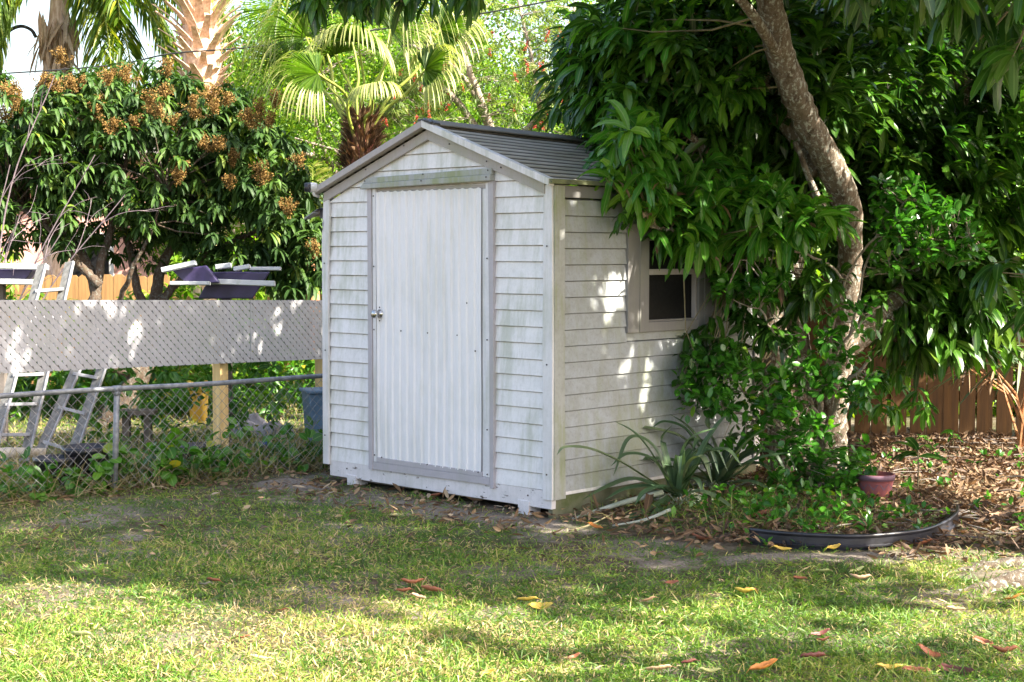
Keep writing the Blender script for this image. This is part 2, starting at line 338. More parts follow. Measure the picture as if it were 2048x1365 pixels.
# ------------------------------------------------------------------ foliage helpers
class Fol:
    """collects leaves, builds one mesh"""
    def __init__(s): s.V = []; s.Q = []; s.T = []; s.r = []; s.m = []; s.n = 0
    def _push(s, V, Q, rnd, mid, T=None):
        s.V.append(V); s.Q.append(Q + s.n)
        if T is not None: s.T.append(T + s.n)
        s.r.append(rnd); s.m.append(mid); s.n += len(V)
    def leaves(s, P0, D, L, W, droop=.8, K=4, fold=.25, rnd=None, peak=.45, roll=.5, wavy=0.0, tw=0.0):
        N = len(P0)
        if N == 0: return
        D = nrm(np.asarray(D, float)); L = np.broadcast_to(L, N).astype(float); W = np.broadcast_to(W, N).astype(float)
        droop = np.broadcast_to(droop, N).astype(float)
        rnd = rng.random(N) if rnd is None else np.broadcast_to(rnd, N)
        up = np.tile([0, 0, 1.], (N, 1)); S = np.cross(D, up); bad = np.linalg.norm(S, axis=1) < .15
        S[bad] = np.array([1., 0, 0]); S = nrm(S - D * (S * D).sum(1, keepdims=True))
        a = rng.normal(0, roll, N)[:, None]; S = S * np.cos(a) + np.cross(D, S) * np.sin(a)
        pos = np.array(P0, float); rows = []
        ts = np.linspace(0, 1, K + 1); prev = None
        for k, t in enumerate(ts):
            dk = nrm(D + np.array([0, 0, -1.]) * (droop * t)[:, None])
            if k: pos = pos + (dk + prev) / 2 * (L / K)[:, None]
            prev = dk
            wk = (t ** peak * (1 - t) ** (1 - peak) / (peak ** peak * (1 - peak) ** (1 - peak))) if 0 < t < 1 else (.08 if t == 0 else .0)
            wk = wk ** .9 if wk > 0 else 0
            Sk = nrm(S - dk * (S * dk).sum(1, keepdims=True))
            if tw: 
                aa = tw * t; Sk = Sk * cos(aa) + np.cross(dk, Sk) * sin(aa)
            Nk = np.cross(Sk, dk)
            wv = (W * wk / 2)[:, None]
            wob = (rng.normal(0, wavy, N)[:, None] * wv) if wavy else 0
            rows += [pos + Sk * wv + Nk * (wv * fold + wob), pos, pos - Sk * wv + Nk * (wv * fold - wob)]
        V = np.stack(rows, 1)                               # N, 3(K+1), 3
        nv = 3 * (K + 1)
        q = []
        for k in range(K):
            b = 3 * k; q += [(b, b + 1, b + 4, b + 3), (b + 1, b + 2, b + 5, b + 4)]
        Q = (np.array(q)[None] + (np.arange(N) * nv)[:, None, None]).reshape(-1, 4)
        s._push(V.reshape(-1, 3), Q, np.repeat(rnd, nv), np.tile(np.tile([1., 0., 1.], K + 1), N))
    def chips(s, P0, D, L, W, rnd=None, roll=3.0, bend=.2):
        """single diamond quads"""
        N = len(P0)
        if N == 0: return
        D = nrm(np.asarray(D, float)); L = np.broadcast_to(L, N)[:, None]; W = np.broadcast_to(W, N)[:, None]
        rnd = rng.random(N) if rnd is None else np.broadcast_to(rnd, N)
        S = nrm(np.cross(D, rng.normal(0, 1, (N, 3)))); Nn = np.cross(S, D)
        m = P0 + D * L * .45 + Nn * L * bend
        V = np.stack([P0, m + S * W / 2, P0 + D * L, m - S * W / 2], 1)
        Q = (np.arange(4)[None] + (np.arange(N) * 4)[:, None])
        s._push(V.reshape(-1, 3), Q, np.repeat(rnd, 4), np.ones(4 * N))
    def build(s, name, mat, parent=None):
        V = np.concatenate(s.V); F = [np.concatenate(s.Q)] + ([np.concatenate(s.T)] if s.T else [])
        return np_obj(name, V, F, mat, parent, {'rnd': np.concatenate(s.r), 'mid': np.concatenate(s.m)})

def rdir(n, zb=0.0, zs=1.0):
    d = rng.normal(0, 1, (n, 3)); d[:, 2] = d[:, 2] * zs + zb; return nrm(d)
def whorls(fol, C, A, per, L, W, droop, spread=1.0, K=4, rj=.35, fold=.25, rbase=None, wavy=.0, stem=.0):
    """clusters of leaves radiating around axis A at centres C"""
    N = len(C)
    if N == 0: return
    idx = np.repeat(np.arange(N), per); n = len(idx)
    a = nrm(np.asarray(A, float))[idx]
    rad = rdir(n); rad = nrm(rad - a * (rad * a).sum(1, keepdims=True))
    D = nrm(a * rng.uniform(.1, .9, (n, 1)) + rad * spread * rng.uniform(.6, 1.1, (n, 1)))
    base = np.asarray(C)[idx] - a * rng.uniform(0, 1, (n, 1)) * L * .45 + D * stem
    rb = rng.random(N) if rbase is None else rbase
    r = np.clip(rb[idx] * .6 + rng.random(n) * .4 + rng.normal(0, .04, n), 0, 1)
    fol.leaves(base, D, L * rng.uniform(1 - rj, 1 + rj * .6, n), W * rng.uniform(.75, 1.2, n), droop * rng.uniform(.5, 1.5, n), K, fold, r, wavy=wavy)

# where sun must reach the lawn: crowns leave gaps above these ground patches
def gpoly(pts): return [tuple(G(x, y)[:2]) for x, y in pts]
LIT = [(gpoly([(-700, 1130), (0, 1150), (350, 1163), (470, 1205), (700, 1228), (900, 1266), (1080, 1310), (1250, 1372), (1300, 2600), (-900, 2600)]), 1.0),
       (gpoly([(760, 1215), (1180, 1200), (1400, 1172), (1700, 1228), (1880, 1180), (2100, 1240), (2100, 1310), (1700, 1285), (1300, 1300), (1150, 1290)]), .85),
       (gpoly([(-80, 1040), (170, 1045), (170, 1075), (-80, 1085)]), .8), (gpoly([(-80, 1110), (190, 1112), (190, 1128), (-80, 1130)]), .8),
       (gpoly([(430, 1060), (720, 1066), (690, 1090), (440, 1085)]), .8), (gpoly([(800, 1045), (920, 1045), (920, 1066), (800, 1066)]), .9),
       (gpoly([(1010, 1050), (1200, 1045), (1180, 1075), (1020, 1090)]), .9), (gpoly([(1240, 1105), (1400, 1105), (1400, 1135), (1260, 1135)]), .9),
       (gpoly([(1690, 880), (2150, 880), (2150, 915), (1690, 912)]), 1.0), (gpoly([(1760, 925), (2100, 920), (2100, 985), (1800, 970)]), .92),
       (gpoly([(1850, 1040), (2040, 1030), (2060, 1070), (1900, 1090)]), .6)]
def wallpoly(y0, y1, z0, z1):           # the same for patches of sun on the side wall of the shed
    out = []
    for y, z in ((y0, z0), (y1, z0), (y1, z1), (y0, z1)):
        p = np.array([.26, 10.0]) + np.array([sin(R(43.2)), cos(R(43.2))]) * y; out.append((p[0] - SUN[0] / SUN[2] * z, p[1] - SUN[1] / SUN[2] * z))
    return out
LIT += [(wallpoly(.38, 1.0, 1.10, 1.72), .93), (wallpoly(.7, 1.2, .7, 1.2), .6), (wallpoly(.4, .75, -.1, .35), .9), (wallpoly(1.3, 2.3, .2, .9), .6), (wallpoly(1.65, 2.1, .9, 1.5), .7)]
def sunlit_reject(C, soft=.12):
    h = C[:, 2] / SUN[2]; gx = C[:, 0] - SUN[0] * h; gy = C[:, 1] - SUN[1] * h
    keep = np.ones(len(C), bool)
    gx = gx + rng.normal(0, soft, len(C)); gy = gy + rng.normal(0, soft, len(C))
    for poly, pr in LIT:
        keep &= ~(in_poly(gx, gy, poly) & (rng.random(len(C)) < pr))
    return C[keep]

# ------------------------------------------------------------------ ground
def make_ground():
    xs = np.concatenate([np.linspace(-300, -9, 12), np.linspace(-8, 8, 170), np.linspace(9, 300, 12)])
    ys = np.concatenate([np.linspace(-60, 1, 8), np.linspace(2, 18, 170), np.linspace(19, 400, 16)])
    X, Y = np.meshgrid(xs, ys); Z = (vnoise(X, Y, 1.2) - .5) * .03 + (vnoise(X, Y, 4.5) - .5) * .018
    near = (np.abs(X) < 8) & (Y > 2) & (Y < 18); Z = np.where(near, Z, -.01)
    V = np.stack([X.ravel(), Y.ravel(), Z.ravel()], 1); nx, ny = len(xs), len(ys)
    i = np.arange(nx - 1)[None] + (np.arange(ny - 1) * nx)[:, None]
    F = np.stack([i, i + 1, i + nx + 1, i + nx], -1).reshape(-1, 4)
    o = np_obj('ground', V, [F], M['ground'], None, {'rnd': bare(V[:, 0], V[:, 1]) * ~bed_mask(V[:, 0], V[:, 1]) * ((V[:, 1] < 13) & (V[:, 1] > 5))}); tag(o, kind='structure')

SH_O = np.array([.26, 10.0, 0]); SH_R = R(-43.2)
SX = np.array([cos(SH_R), sin(SH_R), 0]); SY = np.array([-sin(SH_R), cos(SH_R), 0])
def shed_local(x, y):
    dx = x - SH_O[0]; dy = y - SH_O[1]
    return dx * SX[0] + dy * SX[1], dx * SY[0] + dy * SY[1]
def in_shed(x, y, m=0.0):
    a, b = shed_local(x, y); return (a > -2.2 - m) & (a < m) & (b > -m) & (b < 2.35 + m)

# ------------------------------------------------------------------ garden shed
def make_shed():
    W_, D_ = 2.19, 2.30; ZT = 2.10; AX = -1.12; SL = (2.50 - ZT) / 1.1
    root = thing('garden_shed', 'weathered white garden shed with lap siding, a corrugated door and low gable roof', 'shed', SH_O, SH_R)
    pitch = .1055
    # front wall (normal -Y): lap siding clipped by the gable
    gz = lambda x: ZT + (1.1 - abs(x - AX + 0.0)) * SL - .02
    def xlim(z):                                 # x-limits of the gable at height z
        if z <= ZT - .02: return -W_, 0.0
        d = 1.1 - (z - ZT + .02) / SL; return AX - max(d, .001), AX + max(d, .001)
    m = MB(); z = .165
    while z < 2.46:
        z1 = min(z + pitch, 2.475)
        a0, b0 = xlim(z); a1, b1 = xlim(z1)
        for (s0, e0, s1, e1) in ([(a0, b0, a1, b1)] if z > 2.16 else [(a0, -1.735, a1, -1.735), (-.505, b0, -.505, b1)]):
            dev = random.uniform(-.002, .002)
            m.add([(s0, -.015 + dev, z), (e0, -.015 - dev, z), (e1, -.002, z1 - .007), (s1, -.002, z1 - .007), (s0, .012, z), (e0, .012, z), (s1, .012, z1), (e1, .012, z1)],
                  [(0, 1, 2, 3), (4, 5, 1, 0), (3, 2, 7, 6)])
        z = z1
    m.box((-1.74, .012, .165), (-.50, .02, 2.2))
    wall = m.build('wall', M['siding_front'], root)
    # side wall (normal +X)
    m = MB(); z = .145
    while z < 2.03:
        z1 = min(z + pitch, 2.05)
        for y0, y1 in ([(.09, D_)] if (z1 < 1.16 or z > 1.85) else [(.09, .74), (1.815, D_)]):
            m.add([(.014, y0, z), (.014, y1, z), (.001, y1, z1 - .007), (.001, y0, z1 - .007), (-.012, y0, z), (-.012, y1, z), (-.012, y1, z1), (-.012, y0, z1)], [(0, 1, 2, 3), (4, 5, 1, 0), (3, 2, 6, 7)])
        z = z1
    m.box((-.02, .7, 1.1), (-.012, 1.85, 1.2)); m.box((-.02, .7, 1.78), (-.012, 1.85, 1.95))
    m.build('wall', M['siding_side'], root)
    # far walls
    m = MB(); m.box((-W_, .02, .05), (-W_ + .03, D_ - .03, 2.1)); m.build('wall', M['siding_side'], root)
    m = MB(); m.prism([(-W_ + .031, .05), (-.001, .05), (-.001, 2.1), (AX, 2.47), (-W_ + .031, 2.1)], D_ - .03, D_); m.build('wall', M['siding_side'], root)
    # corner trims
    def strip(name, pts, th, mat, axis):         # vertical board slightly warped
        m = MB(); m.prism(pts, *th, axis=axis); return m.build(name, mat, root, bevel=.002)
    strip('corner_trim', [(-.058, .105), (.024, .105), (.026, 1.2), (.020, 2.13), (-.052, 2.13), (-.060, 1.2)], (-.030, -.014), M['trim'], 'y')
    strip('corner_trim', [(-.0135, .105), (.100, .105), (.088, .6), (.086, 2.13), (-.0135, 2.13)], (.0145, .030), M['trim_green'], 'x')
    strip('corner_trim', [(-W_ - .06, .135), (-W_ + .006, .135), (-W_ + .010, 1.6), (-W_ + .030, 1.95), (-W_ + .03, 2.02), (-W_ + .012, 2.13), (-W_ - .03, 2.13), (-W_ - .055, 1.8)], (-.034, -.015), M['trim'], 'y')
    strip('corner_trim', [(-.0145, .135), (.08, .135), (.08, 2.1), (-.0145, 2.1)], (-W_ - .06, -W_ - .045), M['trim'], 'x')
    strip('corner_trim', [(2.24, .12), (2.31, .12), (2.31, 2.06), (2.24, 2.06)], (.0145, .028), M['trim'], 'x')
    # skirt beam with notched end and feet
    m = MB(); m.prism([(-W_ - .005, .052), (-1.6, .050), (-1.0, .047), (.004, .043), (.006, .100), (-.03, .161), (-W_ + .0, .183), (-W_ - .008, .120)], -.012, .03)
    m.build('skirt_board', M['skirt'], root, bevel=.003)
    m = MB(); m.box((-W_ + .04, .04, .03), (-.03, D_ - .04, .12)); m.build('floor_frame', M['old_wood'], root)
    for x in (-1.95, -.24):
        m = MB(); m.prism([(x - .05, -.03), (x + .052, -.03), (x + .05, .046), (x + .055, .075), (x - .055, .08), (x - .048, .04)], -.018, .10); m.build('foot', M['skirt'], root, bevel=.004)
    m = MB(); m.prism([(.005, -.02), (D_, -.02), (D_, .125), (.005, .125)], -.04, .0, axis='x'); m.build('base', M['concrete'], root, bevel=.004)
    m = MB(); m.prism([(.1, .126), (D_, .126), (D_, .146), (.1, .146)], -.01, .018, axis='x'); m.build('sill_strip', M['trim'], root)
    m = MB(); m.box((-.01, .088, 2.052), (.022, D_, 2.128)); m.build('eave_board', M['window_trim'], root, bevel=.002)
    # rake trims: inner taupe board and outer fascia, on both slopes
    def rake(x0, z0, x1, z1, wd, y0, y1, mat, name):
        m = MB(); m.prism([(x0, z0 - wd), (x1, z1 - wd), (x1, z1), (x0, z0)], y0, y1); return m.build(name, mat, root, bevel=.002)
    e0 = 2.135
    for sgn in (-1, 1):
        xe = AX + sgn * 1.10; xf = AX + sgn * 1.165
        rake(xe if sgn < 0 else AX, e0 if sgn < 0 else 2.538, AX if sgn < 0 else xe - .02, 2.538 if sgn < 0 else e0 + .005, .068, -.036, -.0145, M['taupe'], 'rake_trim')
        rake(xf if sgn < 0 else AX, 2.168 if sgn < 0 else 2.598, AX if sgn < 0 else xf, 2.598 if sgn < 0 else 2.168, .046, -.092, -.037, M['trim'] if sgn > 0 else M['taupe'], 'fascia')
    # corrugated roof, ribs parallel to the ridge
    def slope(sgn):
        n = 260; V = []; F = []
        for i in range(n + 1):
            t = i / n; x = AX + sgn * (t * 1.19); z = 2.580 - t * (2.580 - 2.150) + .012 * (abs(sin(t * pi * 13)) - .5)
            for y in (-.085, .0, .8, 1.6, D_ + .08):
                sag = -.012 * sin(pi * max(y, 0) / D_) - .022 * max(y, 0) * (1 - t)
                V.append((x, y, z + sag)); 
        for i in range(n):
            for k in range(4):
                a = i * 5 + k; F.append((a, a + 1, a + 6, a + 5) if sgn < 0 else (a, a + 5, a + 6, a + 1))
        o = np_obj('roof_panel', np.array(V), [np.array(F)], M['roof_ribs'], root, {'rnd': np.repeat([abs(sin(i / n * pi * 13)) for i in range(n + 1)], 5)})
        so_ = o.modifiers.new('thickness', 'SOLIDIFY'); so_.thickness = .004
    slope(1); slope(-1)
    m = MB(); m.prism([(AX - .10, 2.57), (AX - .03, 2.607), (AX, 2.612), (AX + .03, 2.607), (AX + .10, 2.57), (AX + .10, 2.562), (AX, 2.596), (AX - .10, 2.562)], -.07, D_ + .08)
    m.v = [(x, y, z - .022 * max(y, 0)) for x, y, z in m.v]
    m.build('ridge_cap', M['roof'], root)
    m = MB()
    for k in range(26):
        x = AX + random.uniform(-.03, .09); m.lathe([(.002, -.006), (.02, -.002), (.02, .006), (.003, .012)], 6, (x, random.uniform(-.085, -.01), 2.605 - abs(x - AX) * .36))
    m.build('ridge_cap_end', M['black'], root)
    m = MB(); m.bar((.055, -.084, 2.150), (.055, D_ + .08, 2.150), .03, .03); m.build('eave_edge', M['roof_moss'], root, bevel=.003)
    # door header: two mossy boards, tilting a little
    m = MB(); m.prism([(-1.785, 2.188), (-.50, 2.213), (-.50, 2.255), (-1.73, 2.228)], -.045, -.014); m.build('door_header', M['trim_green'], root, bevel=.004)
    m = MB(); m.prism([(-1.80, 2.150), (-.497, 2.170), (-.497, 2.2125), (-1.76, 2.1875)], -.062, -.014); m.build('door_header', M['trim_green'], root, bevel=.006)
    # casing
    cs = M['casing']
    m = MB(); m.box((-1.742, -.034, .142), (-1.700, .010, 2.160)); m.build('door_casing', cs, root, bevel=.002)
    m = MB(); m.prism([(-.530, .128), (-.494, .130), (-.494, 1.0), (-.497, 2.168), (-.545, 2.168), (-.532, 1.0)], -.034, .010); m.build('door_casing', cs, root, bevel=.002)
    m = MB(); m.prism([(-1.698, .145), (-.56, .150), (-.535, .148), (-.535, .198), (-1.698, .198)], -.030, .010); m.build('threshold', cs, root, bevel=.002)
    # door
    door = MB(); door.box((-1.697, -.008, .20), (-.535, .0, 2.155)); door = door.build('door', M['trim'], root)
    m = MB(); m.box((-1.696, -.026, .2), (-1.662, -.009, 2.15)); m.build('door_stile', M['trim'], door, bevel=.002)
    m = MB(); m.box((-.606, -.022, .2), (-.571, -.009, 2.12)); m.build('door_stile', M['trim'], door, bevel=.002)
    m = MB(); m.box((-.569, -.030, .2), (-.534, -.009, 2.16)); m.build('door_stile', M['trim'], door, bevel=.002)
    m = MB(); m.prism([(-1.661, .199), (-.607, .199), (-.607, .232), (-1.661, .236)], -.030, -.009); m.build('bottom_rail', M['casing'], door, bevel=.002)
    m = MB(); m.box((-1.661, -.012, 2.122), (-.570, -.009, 2.15)); m.build('top_rail', M['taupe'], door)
    # corrugated sheet, flat-topped ribs
    xs = np.linspace(-1.655, -.612, 240); rib = .074
    ph = ((xs + 1.655) / rib) % 1.0; prof = np.clip(np.abs(ph - .5) * 6 - 1.0, 0, 1)
    prof = prof * prof * (3 - 2 * prof)
    V = []; F = []
    zs = np.linspace(.222, 2.128, 14)
    for zz in zs:
        for k, x in enumerate(xs):
            d = .011 * prof[k] + .0015 * sin((x * 2 * pi / rib) * 3)
            V.append((x, -.0165 - d + .0025 * sin(zz * 5 + x * 3), zz + (0.004 * sin(x * 2 * pi / rib) if zz > 2.1 else 0)))
    n = len(xs)
    for j in range(len(zs) - 1):
        for k in range(n - 1): F.append((j * n + k, j * n + k + 1, (j + 1) * n + k + 1, (j + 1) * n + k))
    m = MB(); m.add(V, F); m.build('corrugated_panel', M['panel'], door, smooth=True)
    m = MB(); m.lathe([(.002, -.01), (.030, -.004), (.032, .004), (.014, .010), (.012, .030), (.027, .040), (.031, .054), (.024, .068), (.004, .072)], 24, (-1.622, -.024, 1.264), 'y')
    m.build('door_knob', M['chrome'], door, smooth=True)
    m = MB(); m.box((-1.69, -.034, 1.245), (-1.664, -.027, 1.283)); m.build('latch_plate', M['chrome'], door, bevel=.001)
    # screws
    first = None
    spots = [(-1.622, 1.31, -.027), (-1.622, 1.215, -.027), (-1.40, 1.15, -.027), (-1.13, 1.145, -.027), (-.84, 1.14, -.027), (-1.68, 1.60, -.030), (-1.68, 1.15, -.030), (-1.68, .25, -.030), (-1.68, 2.10, -.03),
             (-.552, 1.66, -.034), (-.552, 1.12, -.034), (-.552, .52, -.034), (-.552, .22, -.034), (-1.60, .24, -.034), (-1.13, .232, -.034), (-.64, .225, -.03), (-.75, 1.36, -.026), (-.67, 1.04, -.026)]
    frame = [(-1.73, 2.205, -.066), (-1.15, 2.19, -.066), (-.53, 2.195, -.066), (-1.15, 2.235, -.049), (-.53, 2.24, -.049), (-.02, 1.74, -.034), (-.02, .98, -.034), (-.02, .27, -.034), (-2.215, 1.62, -.038), (-2.21, .98, -.038), (-2.22, .35, -.038),
             (-1.35, 2.44, -.040), (-1.75, 2.29, -.04), (-.9, 2.43, -.04), (-.55, 2.30, -.04), (-.2, .115, -.016), (-2.0, .12, -.016), (-.42, 2.255, -.04)]
    for i, (x, zz, y) in enumerate(spots + frame):
        if first is None:
            m = MB(); m.lathe([(.001, -.003), (.0058, -.001), (.0055, .002), (.001, .003)], 8, (0, 0, 0), 'y'); first = o = m.build('screw', M['dark_metal'])
        else: o = first.copy(); COL.objects.link(o)
        o.parent = door if i < len(spots) else root; o.location = (x, y, zz)
    # side window
    wn_ = MB(); wn_.box((-.10, .74, 1.16), (-.09, 1.81, 1.90)); win = wn_.build('window', M['black'], root)
    wt = M['window_trim']
    for (y0, y1, z0, z1, th) in ((.735, .965, 1.155, 1.895, .026), (1.535, 1.82, 1.155, 1.895, .026), (.966, 1.534, 1.155, 1.222, .024), (.966, 1.534, 1.80, 1.895, .024)):
        m = MB(); m.box((-.012, y0, z0), (th, y1, z1)); m.build('window_frame', wt, win, bevel=.003)
    for y0, y1 in ((.86, .872), (1.60, 1.612), (1.70, 1.706)):
        m = MB(); m.box((.0262, y0, 1.16), (.031, y1, 1.89)); m.build('frame_bead', wt, win)
    m = MB(); m.box((-.03, .967, 1.545), (.012, 1.533, 1.585)); m.build('sash_bar', M['taupe'], win, bevel=.003)
    m = MB(); m.box((-.03, 1.520, 1.223), (.008, 1.533, 1.80)); m.build('sash_bar', M['taupe'], win, bevel=.002)
    m = MB(); m.box((-.03, .967, 1.223), (.006, 1.519, 1.236)); m.build('sash_bar', M['window_trim'], win, bevel=.002)
    m = MB(); m.box((-.040, .967, 1.236), (-.032, 1.519, 1.545)); m.build('pane', M['glass'], win)
    m = MB(); m.box((-.024, .967, 1.585), (-.018, 1.519, 1.80)); m.build('pane', M['glass'], win)
    # things mounted on the shed
    def on(x, y, z): return SH_O + SX * x + SY * y + np.array([0, 0, z])
    c = thing('security_camera', 'small white and black security camera on the left eave corner of the shed', 'camera', on(-2.27, -.10, 2.175), R(10))
    m = MB(); m.lathe([(.004, -.05), (.030, -.045), (.036, -.02), (.036, .02), (.030, .036), (.004, .04)], 20, (0, 0, .0), 'x'); m.build('housing', M['white_plastic'], c, smooth=True)
    m = MB(); m.lathe([(.034, -.058), (.030, -.052), (.0345, -.046), (.0365, -.012), (.004, -.010)], 20, (0, 0, .0), 'x'); m.build('lens_hood', M['black'], c, smooth=True)
    m = MB(); m.tube([(.01, .0, -.03), (.015, .01, -.055), (.05, .03, -.065)], .012, 10); m.build('bracket', M['white_plastic'], c, smooth=True)
    c = thing('solar_light', 'dark solar panel light jutting from the left wall of the shed', 'light', on(-2.27, .02, 2.0), SH_R)
    m = MB(); m.add([(-.22, -.02, -.04), (-.02, -.06, .02), (-.02, .14, .05), (-.22, .18, -.01), (-.22, -.02, -.052), (-.02, -.06, .008), (-.02, .14, .038), (-.22, .18, -.022)],
                    [(0, 1, 2, 3), (7, 6, 5, 4), (0, 4, 5, 1), (1, 5, 6, 2), (2, 6, 7, 3), (3, 7, 4, 0)]); m.build('solar_panel', M['black'], c, bevel=.003)
    m = MB(); m.box((-.04, -.02, -.05), (.02, .06, .03)); m.build('lamp_body', M['black'], c, bevel=.004)
    m = MB(); m.bar((-.18, -.025, -.052), (-.05, -.05, -.008), .05, .006); m.build('lamp_face', M['rung'], c)
    c = thing('hanging_wire', 'thin black wire loop hanging down the left corner of the shed', 'wire', on(-2.235, -.045, 1.98), SH_R)
    m = MB(); m.tube(spline([(-.02, 0, .03), (.012, 0, -.03), (.02, 0, -.08), (.0, 0, -.13), (-.02, 0, -.10)]), .002, 5); m.build('wire', M['cable'], c)
make_shed()

# ------------------------------------------------------------------ chain link fence and lattice on posts
CF0 = np.array([-3.45, 10.45]); CFD = nrm(np.array([-1.46 + 3.45, 12.15 - 10.45]))
def make_fences():
    ang = math.atan2(CFD[1], CFD[0]); L0, L1 = -1.4, 3.3; H = .735
    root = thing('chain_link_fence', 'low rusty grey chain link fence with a pipe top rail left of the shed', 'fence', (*CF0, 0), ang)
    m = MB(); m.tube([(x, .0, H + .004 * sin(x * 3)) for x in np.linspace(L0, L1, 16)], .019, 10); m.build('top_rail', M['galv'], root, smooth=True)
    for x in (-1.2, .86, 3.1):
        m = MB(); m.tube([(x - .03, 0, -.05), (x - .012, 0, .4), (x, 0, H - .02)], .021, 10); m.build('post', M['galv'], root, smooth=True)
        m = MB(); m.tube([(x - .03, 0, H + .0), (x + .03, 0, H + .0)], .026, 10); m.lathe([(.024, 0), (.026, .02), (.012, .045), (.002, .05)], 10, (x, 0, H - .045)); m.build('post_cap', M['galv'], root, smooth=True)
    m = MB(); p = .076; n = int((L1 - L0) / p) + 12
    for k in range(-12, n):
        for s in (1, -1):
            x0 = L0 + k * p; pts = []
            zz = np.linspace(.01, H - .02, 11)
            xx = x0 + s * (zz) + (0 if s > 0 else H)
            ok = (xx >= L0) & (xx <= L1)
            if ok.sum() < 2: continue
            wob = .006 * np.sin(xx * 7 + k)
            pts = np.stack([xx + .006 * np.sin(zz * 20 + k), wob + .0016 * s, zz], 1)[ok]
            m.tube(pts, .0019, 3, cap=False)
    m.build('wire_mesh', M['wire'], root)
    # lattice panels on pine posts
    A = np.array([-3.61, 11.0]); B = np.array([-1.647, 13.75]); d = B - A; Ln = np.linalg.norm(d); ang = math.atan2(d[1], d[0])
    root = thing('lattice_screen', 'grey diagonal lattice screen on yellow pine posts behind the chain link fence', 'lattice fence', (A[0], A[1], 0), ang)
    zt = lambda x: 1.365 - .085 * x / Ln; zb = lambda x: .847 - .085 * x / Ln
    # seam at the pixel column 498
    def xat(px):
        t = (px - 1024) / FPX; s = (t * A[1] - A[0]) / (d[0] - t * d[1]); return s * Ln
    xs = xat(498); ends = [(-1.1, xs - .003), (xs + .003, Ln + .9)]
    ext = xat(0)
    for (xa, xb) in ends:
        # diagonal slats falling to the right, notched along one edge: the notches are the small diamond holes
        m = MB(); pz = .066; K = .88; hs = .0375; nh = .0105
        for k in range(-60, 90):
            c = .2 + k * pz + K * 0; X0, X1 = xa - 1.2, xb + 1.2; z_at = lambda x: c - K * (x - xa) + 1.0
            zl, zh = zb((xa + xb) / 2) - .06, zt((xa + xb) / 2) + .06      # only the stretch near the panel
            xlo = max(X0, xa + (c + 1.0 - zh) / K - .1); xhi = min(X1, xa + (c + 1.0 + pz - zl) / K + .1)
            if xhi - xlo < .05: continue
            low = []; x = math.floor(xlo / hs) * hs + (0 if k % 2 else 0)
            while x < xhi:
                low += [(x - nh, z_at(x - nh)), (x + nh * .1, z_at(x) + nh * 1.5), (x + nh, z_at(x + nh))]; x += hs
            x = low[-1][0]; poly = low + [(x, z_at(x) + pz - .0035), (low[0][0], z_at(low[0][0]) + pz - .0035)]
            for (nx, nz, cc) in ((1, 0, xa), (-1, 0, -xb), (0, 1, zb((xa + xb) / 2)), (0, -1, -zt((xa + xb) / 2))):
                out = []
                for i in range(len(poly)):
                    p0, p1 = poly[i], poly[(i + 1) % len(poly)]
                    f0 = nx * p0[0] + nz * p0[1] - cc; f1 = nx * p1[0] + nz * p1[1] - cc
                    if f0 >= 0: out.append(p0)
                    if (f0 >= 0) != (f1 >= 0):
                        t = f0 / (f0 - f1); out.append((p0[0] + (p1[0] - p0[0]) * t, p0[1] + (p1[1] - p0[1]) * t))
                poly = out
                if len(poly) < 3: break
            if len(poly) < 3: continue
            mid = (xa + xb) / 2; w_ = random.uniform(-.002, .002)
            m.prism([(x, z - .085 * (x - mid) / Ln) for x, z in poly], -.012 + w_, -.004 + w_)
        par = m.build('lattice_panel', M['lattice'], root)
        mid = (xa + xb) / 2
        for zz in (zt(mid) - .03, zb(mid) + .03):
            m = MB(); m.bar((xa, .004, zz - .085 * (xa - mid) / Ln), (xb, .004, zz - .085 * (xb - mid) / Ln), .02, .03); m.build('batten', M['old_wood'], par)
    m = MB()
    for px in (452, 656, -180):
        x = xat(px); m = MB(); m.box((x - .046, .03, -.1), (x + .046, .122, 1.15)); m.build('post', M['post_wood'], root, bevel=.004)
make_fences()

def wood_fence(name, label, A, B, h, mat, wd=.14, gap=.006, dog=True, rail=True, lean=.006):
    A = np.array(A, float); B = np.array(B, float); d = B - A; Ln = np.linalg.norm(d)
    root = thing(name, label, 'fence', (A[0], A[1], 0), math.atan2(d[1], d[0]))
    m = MB(); x = 0
    while x < Ln:
        g = gap * random.choice([.3, .5, 1, 2.2]); hh = h + random.uniform(-.015, .015); l = random.uniform(-lean, lean); w_ = wd
        m.prism([(x, .02), (x + w_, .02), (x + w_ + l, hh - .03), (x + w_ * .75 + l, hh), (x + w_ * .25 + l, hh), (x + l, hh - .03)], -.008 + random.uniform(-.002, .002), .009)
        x += w_ + g
    m.build('pickets', mat, root)
    if rail:
        for z in (.35, h - .3):
            m = MB(); m.box((0, .010, z), (Ln, .048, z + .085)); m.build('rail', mat, root)
    x = 1.0
    while x < Ln:
        m = MB(); m.box((x, .05, -.1), (x + .09, .14, h - .05)); m.build('post', mat, root); x += 2.4
    return root
wood_fence('picket_fence', 'tall brown dog-ear picket fence behind the leafy trees on the right', (1.9, 14.3), (8.0, 14.1), 1.52, M['fence_wood'], .142, .016)
wood_fence('back_fence', 'sunlit tan picket fence beyond the neighbouring yard on the left', (-9, 19.6), (1.8, 19.2), 1.42, M['far_wood'], .14, .004)

